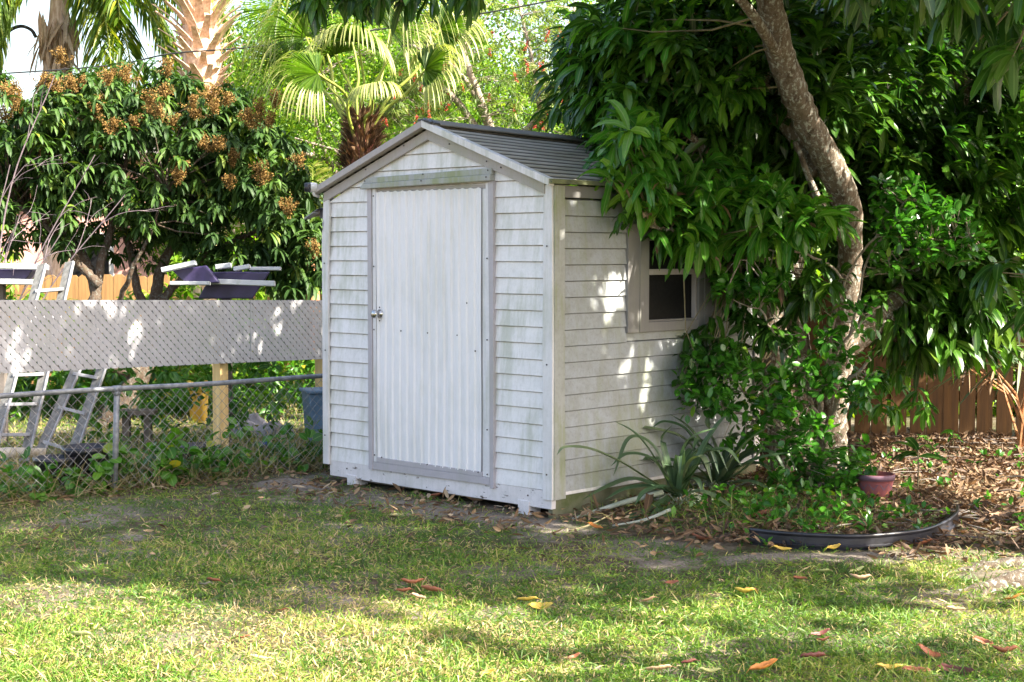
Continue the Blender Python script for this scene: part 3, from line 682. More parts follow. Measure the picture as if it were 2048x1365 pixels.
# ------------------------------------------------------------------ neighbour's house
def make_house():
    c = thing('pink_house', 'pink stucco house glimpsed through the dark tree on the left', 'house', (-5.5, 24.0, 0), R(4))
    m = MB(); m.prism([(-2.6, 0), (2.6, 0), (2.6, 2.35), (0, 3.2), (-2.6, 2.35)], 0, 6); m.build('wall', M['pink'], c)
    m = MB()
    for s in (-1, 1): m.prism([(0, 3.22), (s * 2.9, 2.27), (s * 2.9, 2.35), (0, 3.32)], -.3, 6.3)
    m.build('roof', M['roof_far'], c)
    m = MB(); m.box((-1.6, -.04, 1.0), (-.6, .0, 2.0)); win = m.build('window', M['white_plastic'], c)
    m = MB(); m.box((-1.53, -.055, 1.07), (-.67, -.041, 1.93)); m.build('pane', M['glass'], win)
make_house()

# ------------------------------------------------------------------ ladders and yard things behind the fence
def ladder(name, label, bl, br, tl, tr, n, first, depthw=.085):
    """rails from bottom-left/right to top-left/right (world points)"""
    base = (np.array(bl) + np.array(br)) / 2; root = thing(name, label, 'ladder', (base[0], base[1], 0), 0, 'old ladders leaning behind the chain link fence')
    o = np.array([base[0], base[1], 0]); L = lambda p: np.array(p) - o
    for a, b in ((bl, tl), (br, tr)):
        m = MB(); m.bar(L(a), L(b), depthw, .03, up=(0.3, 1, 0)); m.build('rail', M['ladder'], root, bevel=.003)
        off = nrm(np.cross(L(b) - L(a), (0.3, 1, 0))) * depthw / 2
        m = MB(); m.bar(L(a) - off + (0, -.018, 0), L(b) - off + (0, -.018, 0), .010, .02, up=(0.3, 1, 0)); m.build('rail_flange', M['rung'], root)
    for k in range(n):
        t = first + k * (1 - first) / n
        p = L(bl) + (L(tl) - L(bl)) * t; q = L(br) + (L(tr) - L(br)) * t
        m = MB(); m.bar(p + (0, -.02, 0), q + (0, -.02, 0), .05, .026, up=(0, .2, 1)); m.build('rung', M['rung'], root, bevel=.003)
ladder('ladder', 'grey ladder leaning at the far left, its rails rising above the lattice screen',
       P(-20, 925, 12.2), P(48, 925, 12.3), P(85, 530, 13.4), P(140, 525, 13.5), 6, .13)
ladder('ladder', 'second grey ladder from the left, its top hidden behind the lattice screen',
       P(76, 915, 12.35), P(135, 935, 12.3), P(205, 620, 13.3), P(245, 620, 13.3), 4, .10)

def tub(name, label, pts_front, depth, boards, legs):
    """tapered purple bin: pts_front are px corners of the front face; boards are px bars"""
    c0 = P(*pts_front[0], depth); root = thing(name, label, 'planter', (c0[0], depth, 0), 0, 'purple planter bins with white boards behind the lattice')
    o = np.array([c0[0], depth, 0]); f = [P(x, y, depth) - o for x, y in pts_front]
    g = [p + np.array([(.06 if i in (0, 3) else -.06), .42, 0]) for i, p in enumerate(f)]
    th = .015; m = MB(); V = f + g
    m.add(V, [(3, 2, 1, 0), (0, 1, 5, 4), (1, 2, 6, 5), (2, 3, 7, 6), (3, 0, 4, 7), (4, 5, 6, 7)]); b = m.build('bin', M['purple'], root, bevel=.01)
    for (x0, y0, x1, y1, dy, hh) in boards:
        p = P(x0, y0, depth + dy) - o; q = P(x1, y1, depth + dy) - o
        m = MB(); m.bar(p, q, .07, hh, up=(0, .1, 1)); m.build('board', M['white_board'], root, bevel=.004)
    for x, y0 in legs:
        p = P(x, y0, depth + .2) - o; m = MB(); m.bar((p[0], p[1], 0), p, .08, .08, up=(0, 1, 0)); m.build('leg', M['old_wood'], root, bevel=.004)
tub('planter_bin', 'dark purple planter bin with white boards at the left edge above the lattice', [(-70, 540), (66, 540), (45, 568), (-50, 568)], 13.6,
    [(-80, 531, 96, 535, -.04, .045), (-80, 562, 74, 565, -.05, .045)], [(0, 566)])
tub('planter_bin', 'left of the two purple planter bins, tilted, its white rim board rising to the right', [(342, 540), (408, 532), (440, 566), (372, 568)], 13.2,
    [(324, 541, 392, 526, -.05, .040), (341, 567, 420, 567, -.04, .030)], [])
tub('planter_bin', 'right of the two purple planter bins, longer, with a bright white board across its front', [(425, 545), (540, 545), (505, 598), (395, 598)], 13.5,
    [(432, 535, 462, 531, -.05, .04), (468, 539, 500, 533, -.05, .035), (500, 538, 562, 538, .1, .03), (400, 564, 480, 565, -.09, .04), (437, 564, 550, 568, -.13, .045)], [(453, 596)])

def make_yard_things():
    # garden bench
    c = P(272, 828, 13.2); c = thing('wooden_bench', 'small dark wooden bench in the neighbouring yard left of the pine post', 'bench', (c[0], 13.2, 0), R(5))
    m = MB(); m.box((-.17, -.12, .33), (.17, .12, .365)); m.build('seat', M['old_wood'], c, bevel=.004)
    for x in (-.08, .1):
        m = MB(); m.box((x - .03, -.06, 0), (x + .03, .06, .33)); m.build('leg', M['old_wood'], c, bevel=.004)
    # pale log
    p, q = P(-60, 915, 11.75), P(92, 905, 11.9); o = thing('pale_log', 'pale bare log lying level behind the chain link fence at the far left', 'log', (p[0], p[1], 0))
    m = MB(); off = np.array([p[0], p[1], 0]); m.tube([p - off, (p + q) / 2 - off + (0, 0, .015), q - off], [.05, .045, .035], 10, noise=.08); m.build('wood', M['foam'], o, smooth=True)
    def pot(label, px, py, Y, r, h, mat, group=None, rz=0):
        b = P(px, py, Y); root = thing('nursery_pot', label, 'pot', (b[0], b[1], 0), rz, group)
        m = MB(); m.lathe([(r * .75, 0), (r * .95, h * .85), (r * 1.06, h * .86), (r * 1.08, h), (r * .98, h), (r * .93, h * .9), (r * .1, h * .88)], 20); m.build('pot', mat, root, smooth=True)
    pot('black nursery pot behind the fence mesh, just left of the fence post', 175, 990, 11.25, .17, .30, M['black'], 'black nursery pots')
    pot('black nursery pot behind the fence mesh, furthest left of the black pots', 110, 1000, 11.1, .14, .24, M['black'], 'black nursery pots')
    pot('short black nursery pot between the fence post and the pine post', 395, 970, 12.0, .13, .22, M['black'], 'black nursery pots')
    pot('dark blue pot on the ground right of the pine post', 527, 935, 12.6, .065, .16, M['blue'])
    pot('yellow pot standing in the far yard just left of the pine post', 397, 800, 15.5, .11, .42, M['yellow_pot'])
    # blue bin
    b = P(652, 900, 13.4); root = thing('blue_bin', 'faded blue bin half hidden behind the left wall of the shed', 'bin', (b[0], 13.4, 0), R(20))
    m = MB(); m.prism([(-.14, 0), (.14, 0), (.18, .5), (-.18, .5)], -.15, .15); m.build('bin', M['bin_blue'], root, bevel=.01)
    m = MB(); m.box((-.2, -.17, .5), (.2, .17, .53)); m.build('lid', M['bin_blue'], root, bevel=.008)
    # crumpled tarps
    for k, (x, y, Y, w_, h_, lab) in enumerate([(498, 830, 14.6, .18, .12, 'crumpled grey tarp heap just right of the pine post'), (550, 835, 14.4, .17, .08, 'smaller crumpled grey tarp heap beside the first, nearer the shed')]):
        b = G(x, y) if False else P(x, y, Y); z0 = max(0, b[2] - h_ / 2)
        n = 26; g = np.linspace(-1, 1, n); X, Yy = np.meshgrid(g, g)
        Z = np.clip(1 - X ** 2 - Yy ** 2, 0, 1) ** .5 * h_ * 1.4 * (.6 + .8 * vnoise(X + k * 9, Yy, 3.0)) 
        V = np.stack([X * w_ + (vnoise(X, Yy, 5) - .5) * .08, Yy * w_ * .6, Z], -1).reshape(-1, 3)
        i = np.arange(n - 1)[None] + (np.arange(n - 1) * n)[:, None]; F = np.stack([i, i + 1, i + n + 1, i + n], -1).reshape(-1, 4)
        o = np_obj('grey_tarp', V, [F], M['silver_cloth'], smooth=False); o.location = (b[0], Y, 0 if k < 2 else 0); tag(o, lab, 'tarp', 'crumpled grey tarps behind the fence')
make_yard_things()

# ------------------------------------------------------------------ trees
def rebase(root):
    """children were built in world coordinates: keep them there"""
    bpy.context.view_layer.update()
    for c in root.children: c.matrix_parent_inverse = Matrix.Translation(-root.location)
def limbs(m, specs, n=10, sub=7, noise=.05):
    """specs: list of [(px,py,Y,width_px)...] -> tubes; returns sample points along all limbs"""
    S = []
    for sp in specs:
        pts = np.array([P(x, y, Y) for x, y, Y, w_ in sp]); rad = np.array([w_ / FPX * Y / 2 * .92 for x, y, Y, w_ in sp])
        q = spline(np.hstack([pts, rad[:, None]]), sub); q[:, :3] += rng.normal(0, .006, (len(q), 3))
        m.tube(q[:, :3], np.maximum(q[:, 3], .004), n, noise=noise); S.append(q)
    return np.vstack(S)
def twigs(m, C, S, n=4, r0=.012, r1=.003, sag=.12, maxlen=2.2):
    """thin branches from the nearest limb sample to each cluster"""
    L = S[:, :3]
    for c in C:
        d = np.linalg.norm(L - c, axis=1) + np.maximum(0, L[:, 2] - c[2] + .0) * .3
        b = L[np.argmin(d)]; ln = np.linalg.norm(c - b)
        if ln > maxlen: continue
        mid = (b + c) / 2 + rng.normal(0, .07 * ln, 3) + np.array([0, 0, -sag * ln * .4])
        m.tube([b, b * .35 + mid * .65, mid * .45 + c * .55, c], [r0 * (.6 + .5 * ln), r0 * .7, r0 * .45, r1], n, cap=False)
def blob(px, py, Y, rx, ry, rY, n, shell=.35):
    """n cluster centres in an ellipsoid given by its outline in the view and its depth extent"""
    u = rdir(n) * (shell + (1 - shell) * rng.random((n, 1))) ** .6
    return PA(px + u[:, 0] * rx, py + u[:, 1] * ry, Y + u[:, 2] * rY)
def wblob(c, r, n, shell=.5):
    u = rdir(n) * (shell + (1 - shell) * rng.random((n, 1))) ** .5
    return np.array(c) + u * np.array(r)

def clear_of(C, boxes, ymax=None):
    """drop clusters whose picture position and depth would hide something the photo shows"""
    x, y = proj(C); keep = np.ones(len(C), bool)
    for x0, y0, x1, y1, Y1 in boxes: keep &= ~((x > x0) & (x < x1) & (y > y0) & (y < y1) & (C[:, 1] < Y1))
    return C[keep]

# mango tree by the shed ------------------------------------------------
def make_mango():
    root = thing('mango_tree', 'many-stemmed mango tree with long drooping leaves growing beside the shed wall', 'tree', (2.25, 12.05, 0))
    m = MB()
    S = limbs(m, [
        [(1585, 975, 11.9, 110), (1578, 900, 11.9, 88), (1560, 800, 11.9, 72), (1548, 700, 11.85, 66), (1535, 600, 11.8, 60), (1520, 520, 11.75, 48), (1500, 440, 11.6, 36), (1450, 350, 11.4, 24), (1380, 270, 11.1, 16)],
        [(1655, 960, 11.9, 90), (1668, 880, 11.9, 62), (1672, 780, 11.9, 56), (1682, 680, 11.85, 64), (1694, 590, 11.8, 58), (1700, 500, 11.7, 52), (1694, 410, 11.6, 60), (1655, 320, 11.4, 62), (1608, 230, 11.2, 60), (1572, 140, 11.0, 62), (1545, 40, 10.8, 60), (1525, -80, 10.6, 54), (1500, -250, 10.2, 44), (1440, -420, 9.8, 32)],
        [(1640, 345, 11.5, 40), (1590, 270, 11.6, 38), (1545, 190, 11.6, 46), (1510, 110, 11.6, 44), (1485, 50, 11.6, 36), (1460, -60, 11.6, 34), (1380, -220, 11.6, 26), (1250, -380, 11.4, 20)],
        [(1660, 720, 11.95, 60), (1730, 660, 12.1, 62), (1790, 610, 12.3, 60), (1835, 545, 12.5, 52), (1875, 440, 12.7, 44), (1900, 320, 12.9, 40), (1925, 180, 13.0, 36), (1960, 20, 13.2, 32), (2010, -160, 13.3, 24)],
        [(1625, 980, 11.95, 80), (1610, 880, 12.0, 70), (1600, 760, 12.05, 62), (1590, 660, 12.1, 54), (1590, 540, 12.2, 40), (1610, 430, 12.4, 30), (1640, 320, 12.6, 20)],
        [(1692, 480, 11.7, 30), (1650, 430, 11.5, 20), (1590, 285, 11.3, 10)],
        [(1545, 590, 11.8, 30), (1500, 530, 11.4, 22), (1440, 478, 11.0, 14), (1350, 462, 10.7, 9), (1300, 455, 10.5, 6)],
        [(1570, 130, 11.0, 26), (1480, 0, 10.2, 20), (1350, -90, 9.6, 16), (1150, -130, 9.2, 12), (950, -110, 8.9, 9), (760, -60, 8.7, 6)],
        [(1760, 640, 12.2, 14), (1830, 715, 12.3, 10), (1880, 700, 12.2, 8)],
    ], n=12)
    m.build('trunk', M['bark'], root, smooth=True)
    protect = [(-200, 235, 1180, 1365, 99),           # shed front, lawn
               (1108, 370, 1220, 1100, 99), (1180, 425, 1300, 1100, 99), (1290, 500, 1395, 690, 99), (1330, 660, 1420, 860, 99),
               (1420, 760, 2100, 1400, 99), (1500, 130, 1640, 330, 11.4), (1590, 300, 1700, 380, 11.5),
               (1780, 760, 2100, 900, 99), (1720, 600, 1850, 660, 12.2)]
    Cs = [blob(1265, 320, 10.35, 70, 90, .35, 34), blob(1240, 290, 10.5, 50, 60, .3, 9),
          blob(1340, 435, 10.5, 100, 60, .35, 36), blob(1500, 430, 10.9, 150, 70, .4, 66), blob(1430, 390, 11.0, 170, 70, .5, 50), blob(1620, 440, 10.9, 90, 50, .3, 34),
          blob(1370, 475, 10.6, 90, 25, .25, 20), blob(1500, 540, 11.1, 90, 50, .4, 24)]
    C1 = clear_of(np.vstack(Cs), protect)
    Ci = [blob(1560, 590, 11.2, 100, 50, .25, 13), blob(1490, 670, 11.1, 90, 60, .3, 18), blob(1400, 690, 10.9, 50, 50, .2, 8), blob(1660, 560, 11.1, 70, 60, .3, 6)]
    C1b = clear_of(np.vstack(Ci), [(1330, 480, 1395, 650, 99), (1340, 760, 1900, 1200, 99)])
    C2 = np.vstack([blob(1420, 150, 12.0, 330, 200, 1.3, 560), blob(1300, 130, 11.3, 190, 130, .8, 150), blob(1750, 180, 13.0, 420, 260, 1.2, 620), blob(1950, 420, 12.8, 230, 220, 1.0, 300),
                    blob(1820, 500, 13.0, 180, 170, .6, 130), blob(1600, 330, 12.9, 220, 160, .8, 170),
                    blob(1930, 640, 12.6, 160, 110, .7, 110), blob(1860, 640, 12.3, 110, 90, .35, 44), blob(1740, 830, 12.9, 70, 50, .3, 16),
                    wblob((5.7, 13.2, 2.95), (2.0, .6, .85), 420), blob(1600, -260, 11.2, 620, 260, 1.8, 620), blob(2150, 200, 12.5, 200, 350, 1.3, 160)])  # wblob: extra clusters, mostly out of view, added to shade the picket fence
    C2 = clear_of(C2, protect + [(-400, -600, 1060, 240, 99)])
    C2 = sunlit_reject(C2, .08); C1 = sunlit_reject(C1, .08)
    # the low hanging branch over the top of the frame
    C3 = np.vstack([PA(rng.uniform(590, 960, 26), rng.uniform(-120, -10, 26), rng.uniform(8.4, 9.2, 26)), PA(rng.uniform(600, 860, 9), rng.uniform(-20, 20, 9), rng.uniform(8.5, 9.0, 9))])
    t = MB(); twigs(t, np.vstack([C1[::2], C1b, C2[::7], C3]), S, maxlen=1.0, r0=.009); t.build('branches', M['twig'], root)
    f = Fol()
    out = lambda C: nrm(C - np.array([2.4, 12.3, 2.2]) + rng.normal(0, .5, C.shape) + np.array([0, -.2, .2]))
    whorls(f, C2, out(C2), 10, .25, .052, 1.15, K=4, wavy=.14, rj=.5)
    whorls(f, C1b, out(C1b), 11, .20, .046, 1.4, K=5, wavy=.2)
    whorls(f, C3, nrm(rng.normal(0, .4, C3.shape) + np.array([-.5, -.2, -.3])), 12, .19, .040, 1.7, K=5, wavy=.2)
    Cx = np.vstack([P(1243, 432, 10.25), P(1238, 455, 10.25)])
    whorls(f, Cx, np.array([[0, 0, -1.], [0, 0, -1.]]), 6, .13, .034, .9, K=4)
    Cx = PA(rng.uniform(1760, 2010, 36), rng.uniform(590, 705, 36), rng.uniform(11.9, 12.6, 36))
    whorls(f, Cx, nrm(rng.normal(0, .3, (36, 3)) + np.array([0, -.3, -.6])), 11, .27, .055, 1.5, K=5, wavy=.15)
    f.build('crown', M['mango'], root)
    f = Fol(); Cz = PA(rng.uniform(1690, 1850, 22), rng.uniform(735, 830, 22), rng.uniform(12.9, 13.6, 22)); whorls(f, Cz, nrm(rng.normal(0, .3, Cz.shape) + np.array([0, -.4, -.3])), 8, .19, .045, 1.5, K=5, wavy=.2); f.build('low_leaves', M['mango_bright'], root)
    f = Fol(); cd_ = C1[::5]; f.leaves(cd_ + rng.normal(0, .05, cd_.shape), rdir(len(cd_), -.5), .17, .04, 1.0, 4, .6, rnd=rng.uniform(.3, .8, len(cd_)), wavy=.3); f.build('dead_leaves', M['dryleaf'], root)
    f = Fol(); whorls(f, C1, out(C1), 9, .235, .052, 1.05, K=5, wavy=.25, rj=.5, spread=1.3)
    Cy = clear_of(C2[(C2[:, 1] < 12.2)], [(1500, 60, 1700, 380, 99)])[::4]
    whorls(f, Cy, out(Cy), 10, .25, .055, 1.5, K=5, wavy=.2)
    f.build('young_leaves', M['mango_bright'], root); rebase(root)
make_mango()

# second mango standing just right of the frame; its root runs into the lawn -----------
def make_mango2():
    root = thing('mango_tree', 'tree just outside the right edge, its thick root running into the lawn', 'tree', (3.9, 8.5, 0))
    o = np.array([3.9, 8.5, 0])
    m = MB(); q = spline(np.array([(3.9, 8.5, -.1, .30), (3.9, 8.5, .3, .22), (3.85, 8.4, 1.2, .18), (3.8, 8.2, 2.2, .15), (3.5, 7.8, 3.2, .12), (2.8, 7.3, 4.1, .08), (1.8, 6.9, 4.6, .04)]), 6)
    m.tube(q[:, :3] - o, q[:, 3], 12, noise=.06); S = [q]
    for pts in ([(3.85, 8.3, 1.8, .12), (4.4, 7.6, 3.0, .09), (4.8, 6.6, 4.0, .05)], [(3.8, 8.2, 2.2, .12), (3.6, 9.2, 3.3, .09), (3.0, 10.0, 4.4, .06), (2.2, 10.2, 5.0, .03)], [(3.5, 7.8, 3.2, .08), (3.0, 8.3, 4.2, .05), (2.0, 8.8, 4.9, .03)], [(3.7, 8.0, 2.6, .07), (3.1, 7.6, 2.9, .04), (2.5, 7.4, 3.1, .02)]):
        q = spline(np.array(pts), 6); m.tube(q[:, :3] - o, q[:, 3], 9, noise=.06); S.append(q)
    m.build('trunk', M['bark'], root, smooth=True)
    m = MB()
    for pts in ([(3.85, 8.4, .14, .17), (3.3, 8.20, .05, .085), (2.9, 8.10, .035, .070), (2.62, 7.95, .022, .055), (2.40, 7.82, -.005, .04), (2.15, 7.72, -.03, .03)], [(3.6, 8.55, .05, .10), (3.0, 8.42, .015, .055), (2.6, 8.30, .01, .045), (2.35, 8.20, -.01, .03), (2.1, 8.15, -.03, .02)],
                [(3.1, 8.2, .03, .05), (2.7, 7.9, .012, .035), (2.4, 7.75, .0, .025), (2.3, 7.6, -.02, .015)], [(2.95, 7.45, .0, .04), (2.6, 7.45, .008, .03), (2.35, 7.5, -.015, .015)]):
        q = spline(np.array(pts), 7); m.tube(q[:, :3] - o + rng.normal(0, .003, (len(q), 3)), q[:, 3], 14, noise=.05)
    m.build('root', barkmat('root_bark', (.15, .12, .09), (.08, .06, .045), (.42, .43, .36), 20), root, smooth=True)
    S = np.vstack(S)
    C = np.vstack([wblob((3.6, 7.6, 4.4), (2.4, 2.4, 1.2), 700, .3), wblob((2.0, 6.9, 4.6), (1.8, 1.8, .9), 420, .3), wblob((4.2, 5.6, 3.8), (1.8, 1.6, 1.2), 260), wblob((1.6, 9.0, 5.1), (1.8, 1.6, .8), 330, .3), wblob((4.6, 8.8, 3.6), (1.6, 2.0, 1.4), 300), wblob((3.5, 9.5, 3.9), (1.1, 1.0, .7), 90)])  # last blob added out of view to shade the shed's side wall
    C = sunlit_reject(C, .10)
    x, y = proj(C); vis = (C[:, 1] > 1.5) & (x > -60) & (x < 2110) & (y > -60) & (y < 1400)
    C = C[~vis]
    # hanging sprays that do show in the upper right corner
    V_ = np.vstack([PA(rng.uniform(1640, 2080, 30), rng.uniform(-70, -10, 30), rng.uniform(6.9, 7.8, 30)), PA(rng.uniform(1880, 2090, 10), rng.uniform(0, 130, 10), rng.uniform(7.1, 7.8, 10)), PA(rng.uniform(1970, 2080, 8), rng.uniform(500, 640, 8), rng.uniform(8.6, 9.3, 8))[:5]])
    t = MB(); twigs(t, np.vstack([C[::3], V_]), S, maxlen=1.8); t.v = [tuple(np.array(p) - o) for p in t.v]; t.build('branches', M['twig'], root)
    f = Fol(); whorls(f, C - o, nrm(rng.normal(0, .6, C.shape) + np.array([0, 0, .2])), 15, .24, .062, .9, K=3)
    whorls(f, V_ - o, nrm(rng.normal(0, .35, V_.shape) + np.array([-.2, -.2, -.5])), 8, .24, .048, 1.3, K=6, wavy=.15)
    f.build('crown', M['mango'], root)
make_mango2()

# ------------------------------------------------------------------ longan tree and other planting on the left
def make_longan():
    root = thing('longan_tree', 'wide dark green tree with tan blossom clusters standing behind the lattice screen', 'tree', (-2.9, 15.8, 0))
    m = MB()
    S = limbs(m, [
        [(190, 900, 15.2, 80), (235, 830, 15.2, 60), (285, 740, 15.3, 44), (300, 680, 15.4, 38), (310, 600, 15.6, 28), (330, 520, 15.7, 22), (400, 430, 15.8, 16), (500, 330, 15.8, 10)],
        [(160, 640, 15.0, 26), (190, 600, 15.0, 24), (180, 540, 15.2, 20), (140, 480, 15.3, 14), (60, 420, 15.4, 9)],
        [(285, 740, 15.3, 36), (230, 735, 15.1, 30), (200, 690, 15.0, 28), (190, 600, 15.0, 22), (210, 500, 15.2, 18), (235, 400, 15.4, 12), (260, 280, 15.6, 8)],
        [(200, 570, 15.0, 22), (160, 530, 15.0, 18), (110, 470, 15.1, 12), (20, 400, 15.1, 8)],
        [(300, 650, 15.4, 22), (270, 560, 15.5, 18), (255, 480, 15.7, 14), (200, 380, 15.8, 8)],
        [(305, 620, 15.5, 22), (360, 560, 15.6, 16), (430, 500, 15.7, 12), (540, 450, 15.7, 8), (600, 400, 15.8, 5)],
        [(235, 620, 15.2, 12), (262, 540, 15.0, 10), (300, 470, 15.0, 7), (330, 380, 15.0, 5)],
    ], n=9)
    m.build('trunk', M['bark_dark'], root, smooth=True)
    C = np.vstack([blob(230, 320, 15.8, 340, 210, 1.2, 980, .45), blob(80, 260, 15.5, 200, 150, 1.0, 300, .4), blob(480, 400, 15.6, 160, 180, .9, 430, .4), blob(420, 230, 15.9, 130, 110, .7, 170, .3), blob(590, 500, 15.4, 80, 110, .5, 130, .3),
                   blob(60, 430, 15.2, 190, 80, .7, 170, .3), blob(200, 200, 15.8, 210, 70, .8, 190, .3), blob(-120, 350, 15.6, 180, 200, 1.0, 200)])
    x, y = proj(C)
    top = 150 + 28 * np.sin(x / 55) + 22 * np.sin(x / 21 + 1) + np.where(x > 380, (x - 380) * .55, 0) - 22 + rng.normal(0, 16, len(x))
    gap = (vnoise(x, y, .018) < .27) | (y > 440 + 40 * np.sin(x / 37)) & (x < 520) & (rng.random(len(x)) < .62)
    gap &= ~((x > 370) & (x < 450) & (y < 520)); gap |= (y > 590)
    C = C[(y > top) & ~gap]
    t = MB(); twigs(t, C[::4], S, maxlen=1.3, r0=.010, sag=-.1); t.build('branches', M['bark_dark'], root)
    f = Fol(); whorls(f, C, nrm(rng.normal(0, .35, C.shape) + np.array([0, -.2, .45])), 14, .175, .036, 2.2, K=4, spread=1.1, fold=.3)
    f.build('crown', M['longan'], root)
    # blossom panicles
    bl = [(30, 210), (10, 240), (50, 225), (85, 180), (115, 185), (100, 175), (150, 180), (165, 175), (120, 125), (215, 170), (190, 240), (200, 225), (225, 270), (240, 265), (300, 210), (330, 190), (345, 260), (300, 240), (270, 255), (385, 215), (390, 235), (420, 200), (430, 225), (405, 290), (440, 295), (420, 300),
          (335, 150), (500, 240), (550, 215), (520, 230), (465, 330), (460, 375), (520, 350), (360, 350), (355, 365), (90, 325), (110, 340), (190, 300), (575, 430), (525, 365), (600, 330), (630, 510), (20, 190), (60, 300), (250, 160), (450, 210), (505, 255), (540, 250), (150, 250), (320, 230)]
    f = Fol()
    for bx, by in bl:
        c = P(bx, by, 14.75 + rng.uniform(0, .35)); n = 9; sz = rng.uniform(.6, 1.0)
        ax = nrm(rng.normal(0, .4, (n, 3)) + np.array([0, -.15, .8]))
        for k in range(n):
            k_ = int(70 * sz); tt = rng.random(k_)[:, None]
            p = c + ax[k] * tt * .17 * sz + rng.normal(0, .014, (k_, 3)) * (1.3 - tt * .6)
            f.chips(p, rdir(k_, .3), .017, .015)
    f.build('blossom', M['blossom'], root); rebase(root)
make_longan()

def make_bare_shrub():
    root = thing('bare_shrub', 'leafless purple-grey shrub arching over the left side of the lattice', 'shrub', (-4.6, 13.9, 0))
    m = MB()
    def br(p, d, L, r, lev):
        pts = [p]; q = p.copy(); dd = d.copy()
        for i in range(6):
            dd = nrm(dd + rng.normal(0, .12, 3) + np.array([0, 0, -.05])); q = q + dd * L / 6; pts.append(q.copy())
        m.tube(pts, np.linspace(r, r * .45, 7), 4, cap=False)
        if lev:
            for k in range(2):
                i = rng.integers(2, 7); br(pts[i], nrm(dd + rng.normal(0, .5, 3)), L * rng.uniform(.45, .7), r * .5, lev - 1)
    base = np.array([-4.75, 13.9, 0])
    for tx, ty in ((110, 150), (190, 310), (20, 330), (250, 390), (40, 430), (120, 470)):
        t = P(tx, ty, 13.9); mid = (base + t) / 2 + np.array([-.1, 0, .45 if ty < 300 else .15])
        q = spline(np.array([base + rng.normal(0, .08, 3) * [1, 1, 0], mid, t]), 7)
        m.tube(q, np.linspace(.010, .004, len(q)), 5, cap=False)
        for k in (5, 8, 10, 12): br(q[min(k, len(q) - 1)], nrm(t - mid + rng.normal(0, .25, 3)), rng.uniform(.3, .6), .004, 1)
    m.build('branches', M['twig_grey'], root); rebase(root)
make_bare_shrub()

def frond(fol, mr, base, d0, L, nl, ll, wd, droop=1.2, ldroop=.9, K=3, rachis=.012, ldir=.8):
    """pinnate frond: rachis curve with leaflets both sides"""
    k = 16; pts = [np.array(base, float)]; d = nrm(np.array(d0, float))
    for i in range(k):
        d = nrm(d + np.array([0, 0, -1.]) * droop / k * (1 + i / k)); pts.append(pts[-1] + d * L / k)
    pts = np.array(pts); mr.tube(pts, np.linspace(rachis, rachis * .25, k + 1), 5, cap=False)
    t = np.linspace(.16, .99, nl); idx = t * k; i0 = np.floor(idx).astype(int).clip(0, k - 1); fr = (idx - i0)[:, None]
    p = pts[i0] * (1 - fr) + pts[i0 + 1] * fr; T = nrm(pts[i0 + 1] - pts[i0])
    side = nrm(np.cross(T, [0, 0, 1.]))
    for s in (1, -1):
        D = nrm(T * ldir + s * side + rng.normal(0, .12, p.shape))
        sc = np.sin(np.pi * (t * .85 + .12)) ** .6
        fol.leaves(p, D, ll * sc * rng.uniform(.85, 1.1, nl), wd, ldroop, K, .2, np.clip(rng.normal(.5, .25, nl), 0, 1), peak=.3)

def fan(fol, tip, mr, hub, ax, nrmv, R_, n=38, span=2.6, droop=.8, wd=.035, split=.45):
    """palmate leaf: pleated blade from hub, segments drooping at their tips"""
    ax = nrm(np.array(ax, float)); nv = nrm(np.array(nrmv, float) - ax * np.dot(nrmv, ax)); sd = np.cross(nv, ax)
    a = np.linspace(-span / 2, span / 2, n)
    D = ax[None] * np.cos(a)[:, None] + sd[None] * np.sin(a)[:, None] + nv[None] * .12
    Ls = R_ * (.75 + .25 * np.cos(a * .8)) * rng.uniform(.92, 1.05, n)
    fol.leaves(np.tile(hub, (n, 1)), D, Ls * .62, wd * 1.5, droop * .25, 3, .5, np.clip(rng.normal(.25, .15, n), 0, 1), peak=.85, roll=.25)
    p = hub + nrm(D) * (Ls * .50)[:, None] + np.array([0, 0, -.03 * R_])
    tip.leaves(p, nrm(D + np.array([0, 0, -.25 * droop])), Ls * .62, wd * .75, droop * 2.4, 5, .3, None, peak=.25, roll=.3)

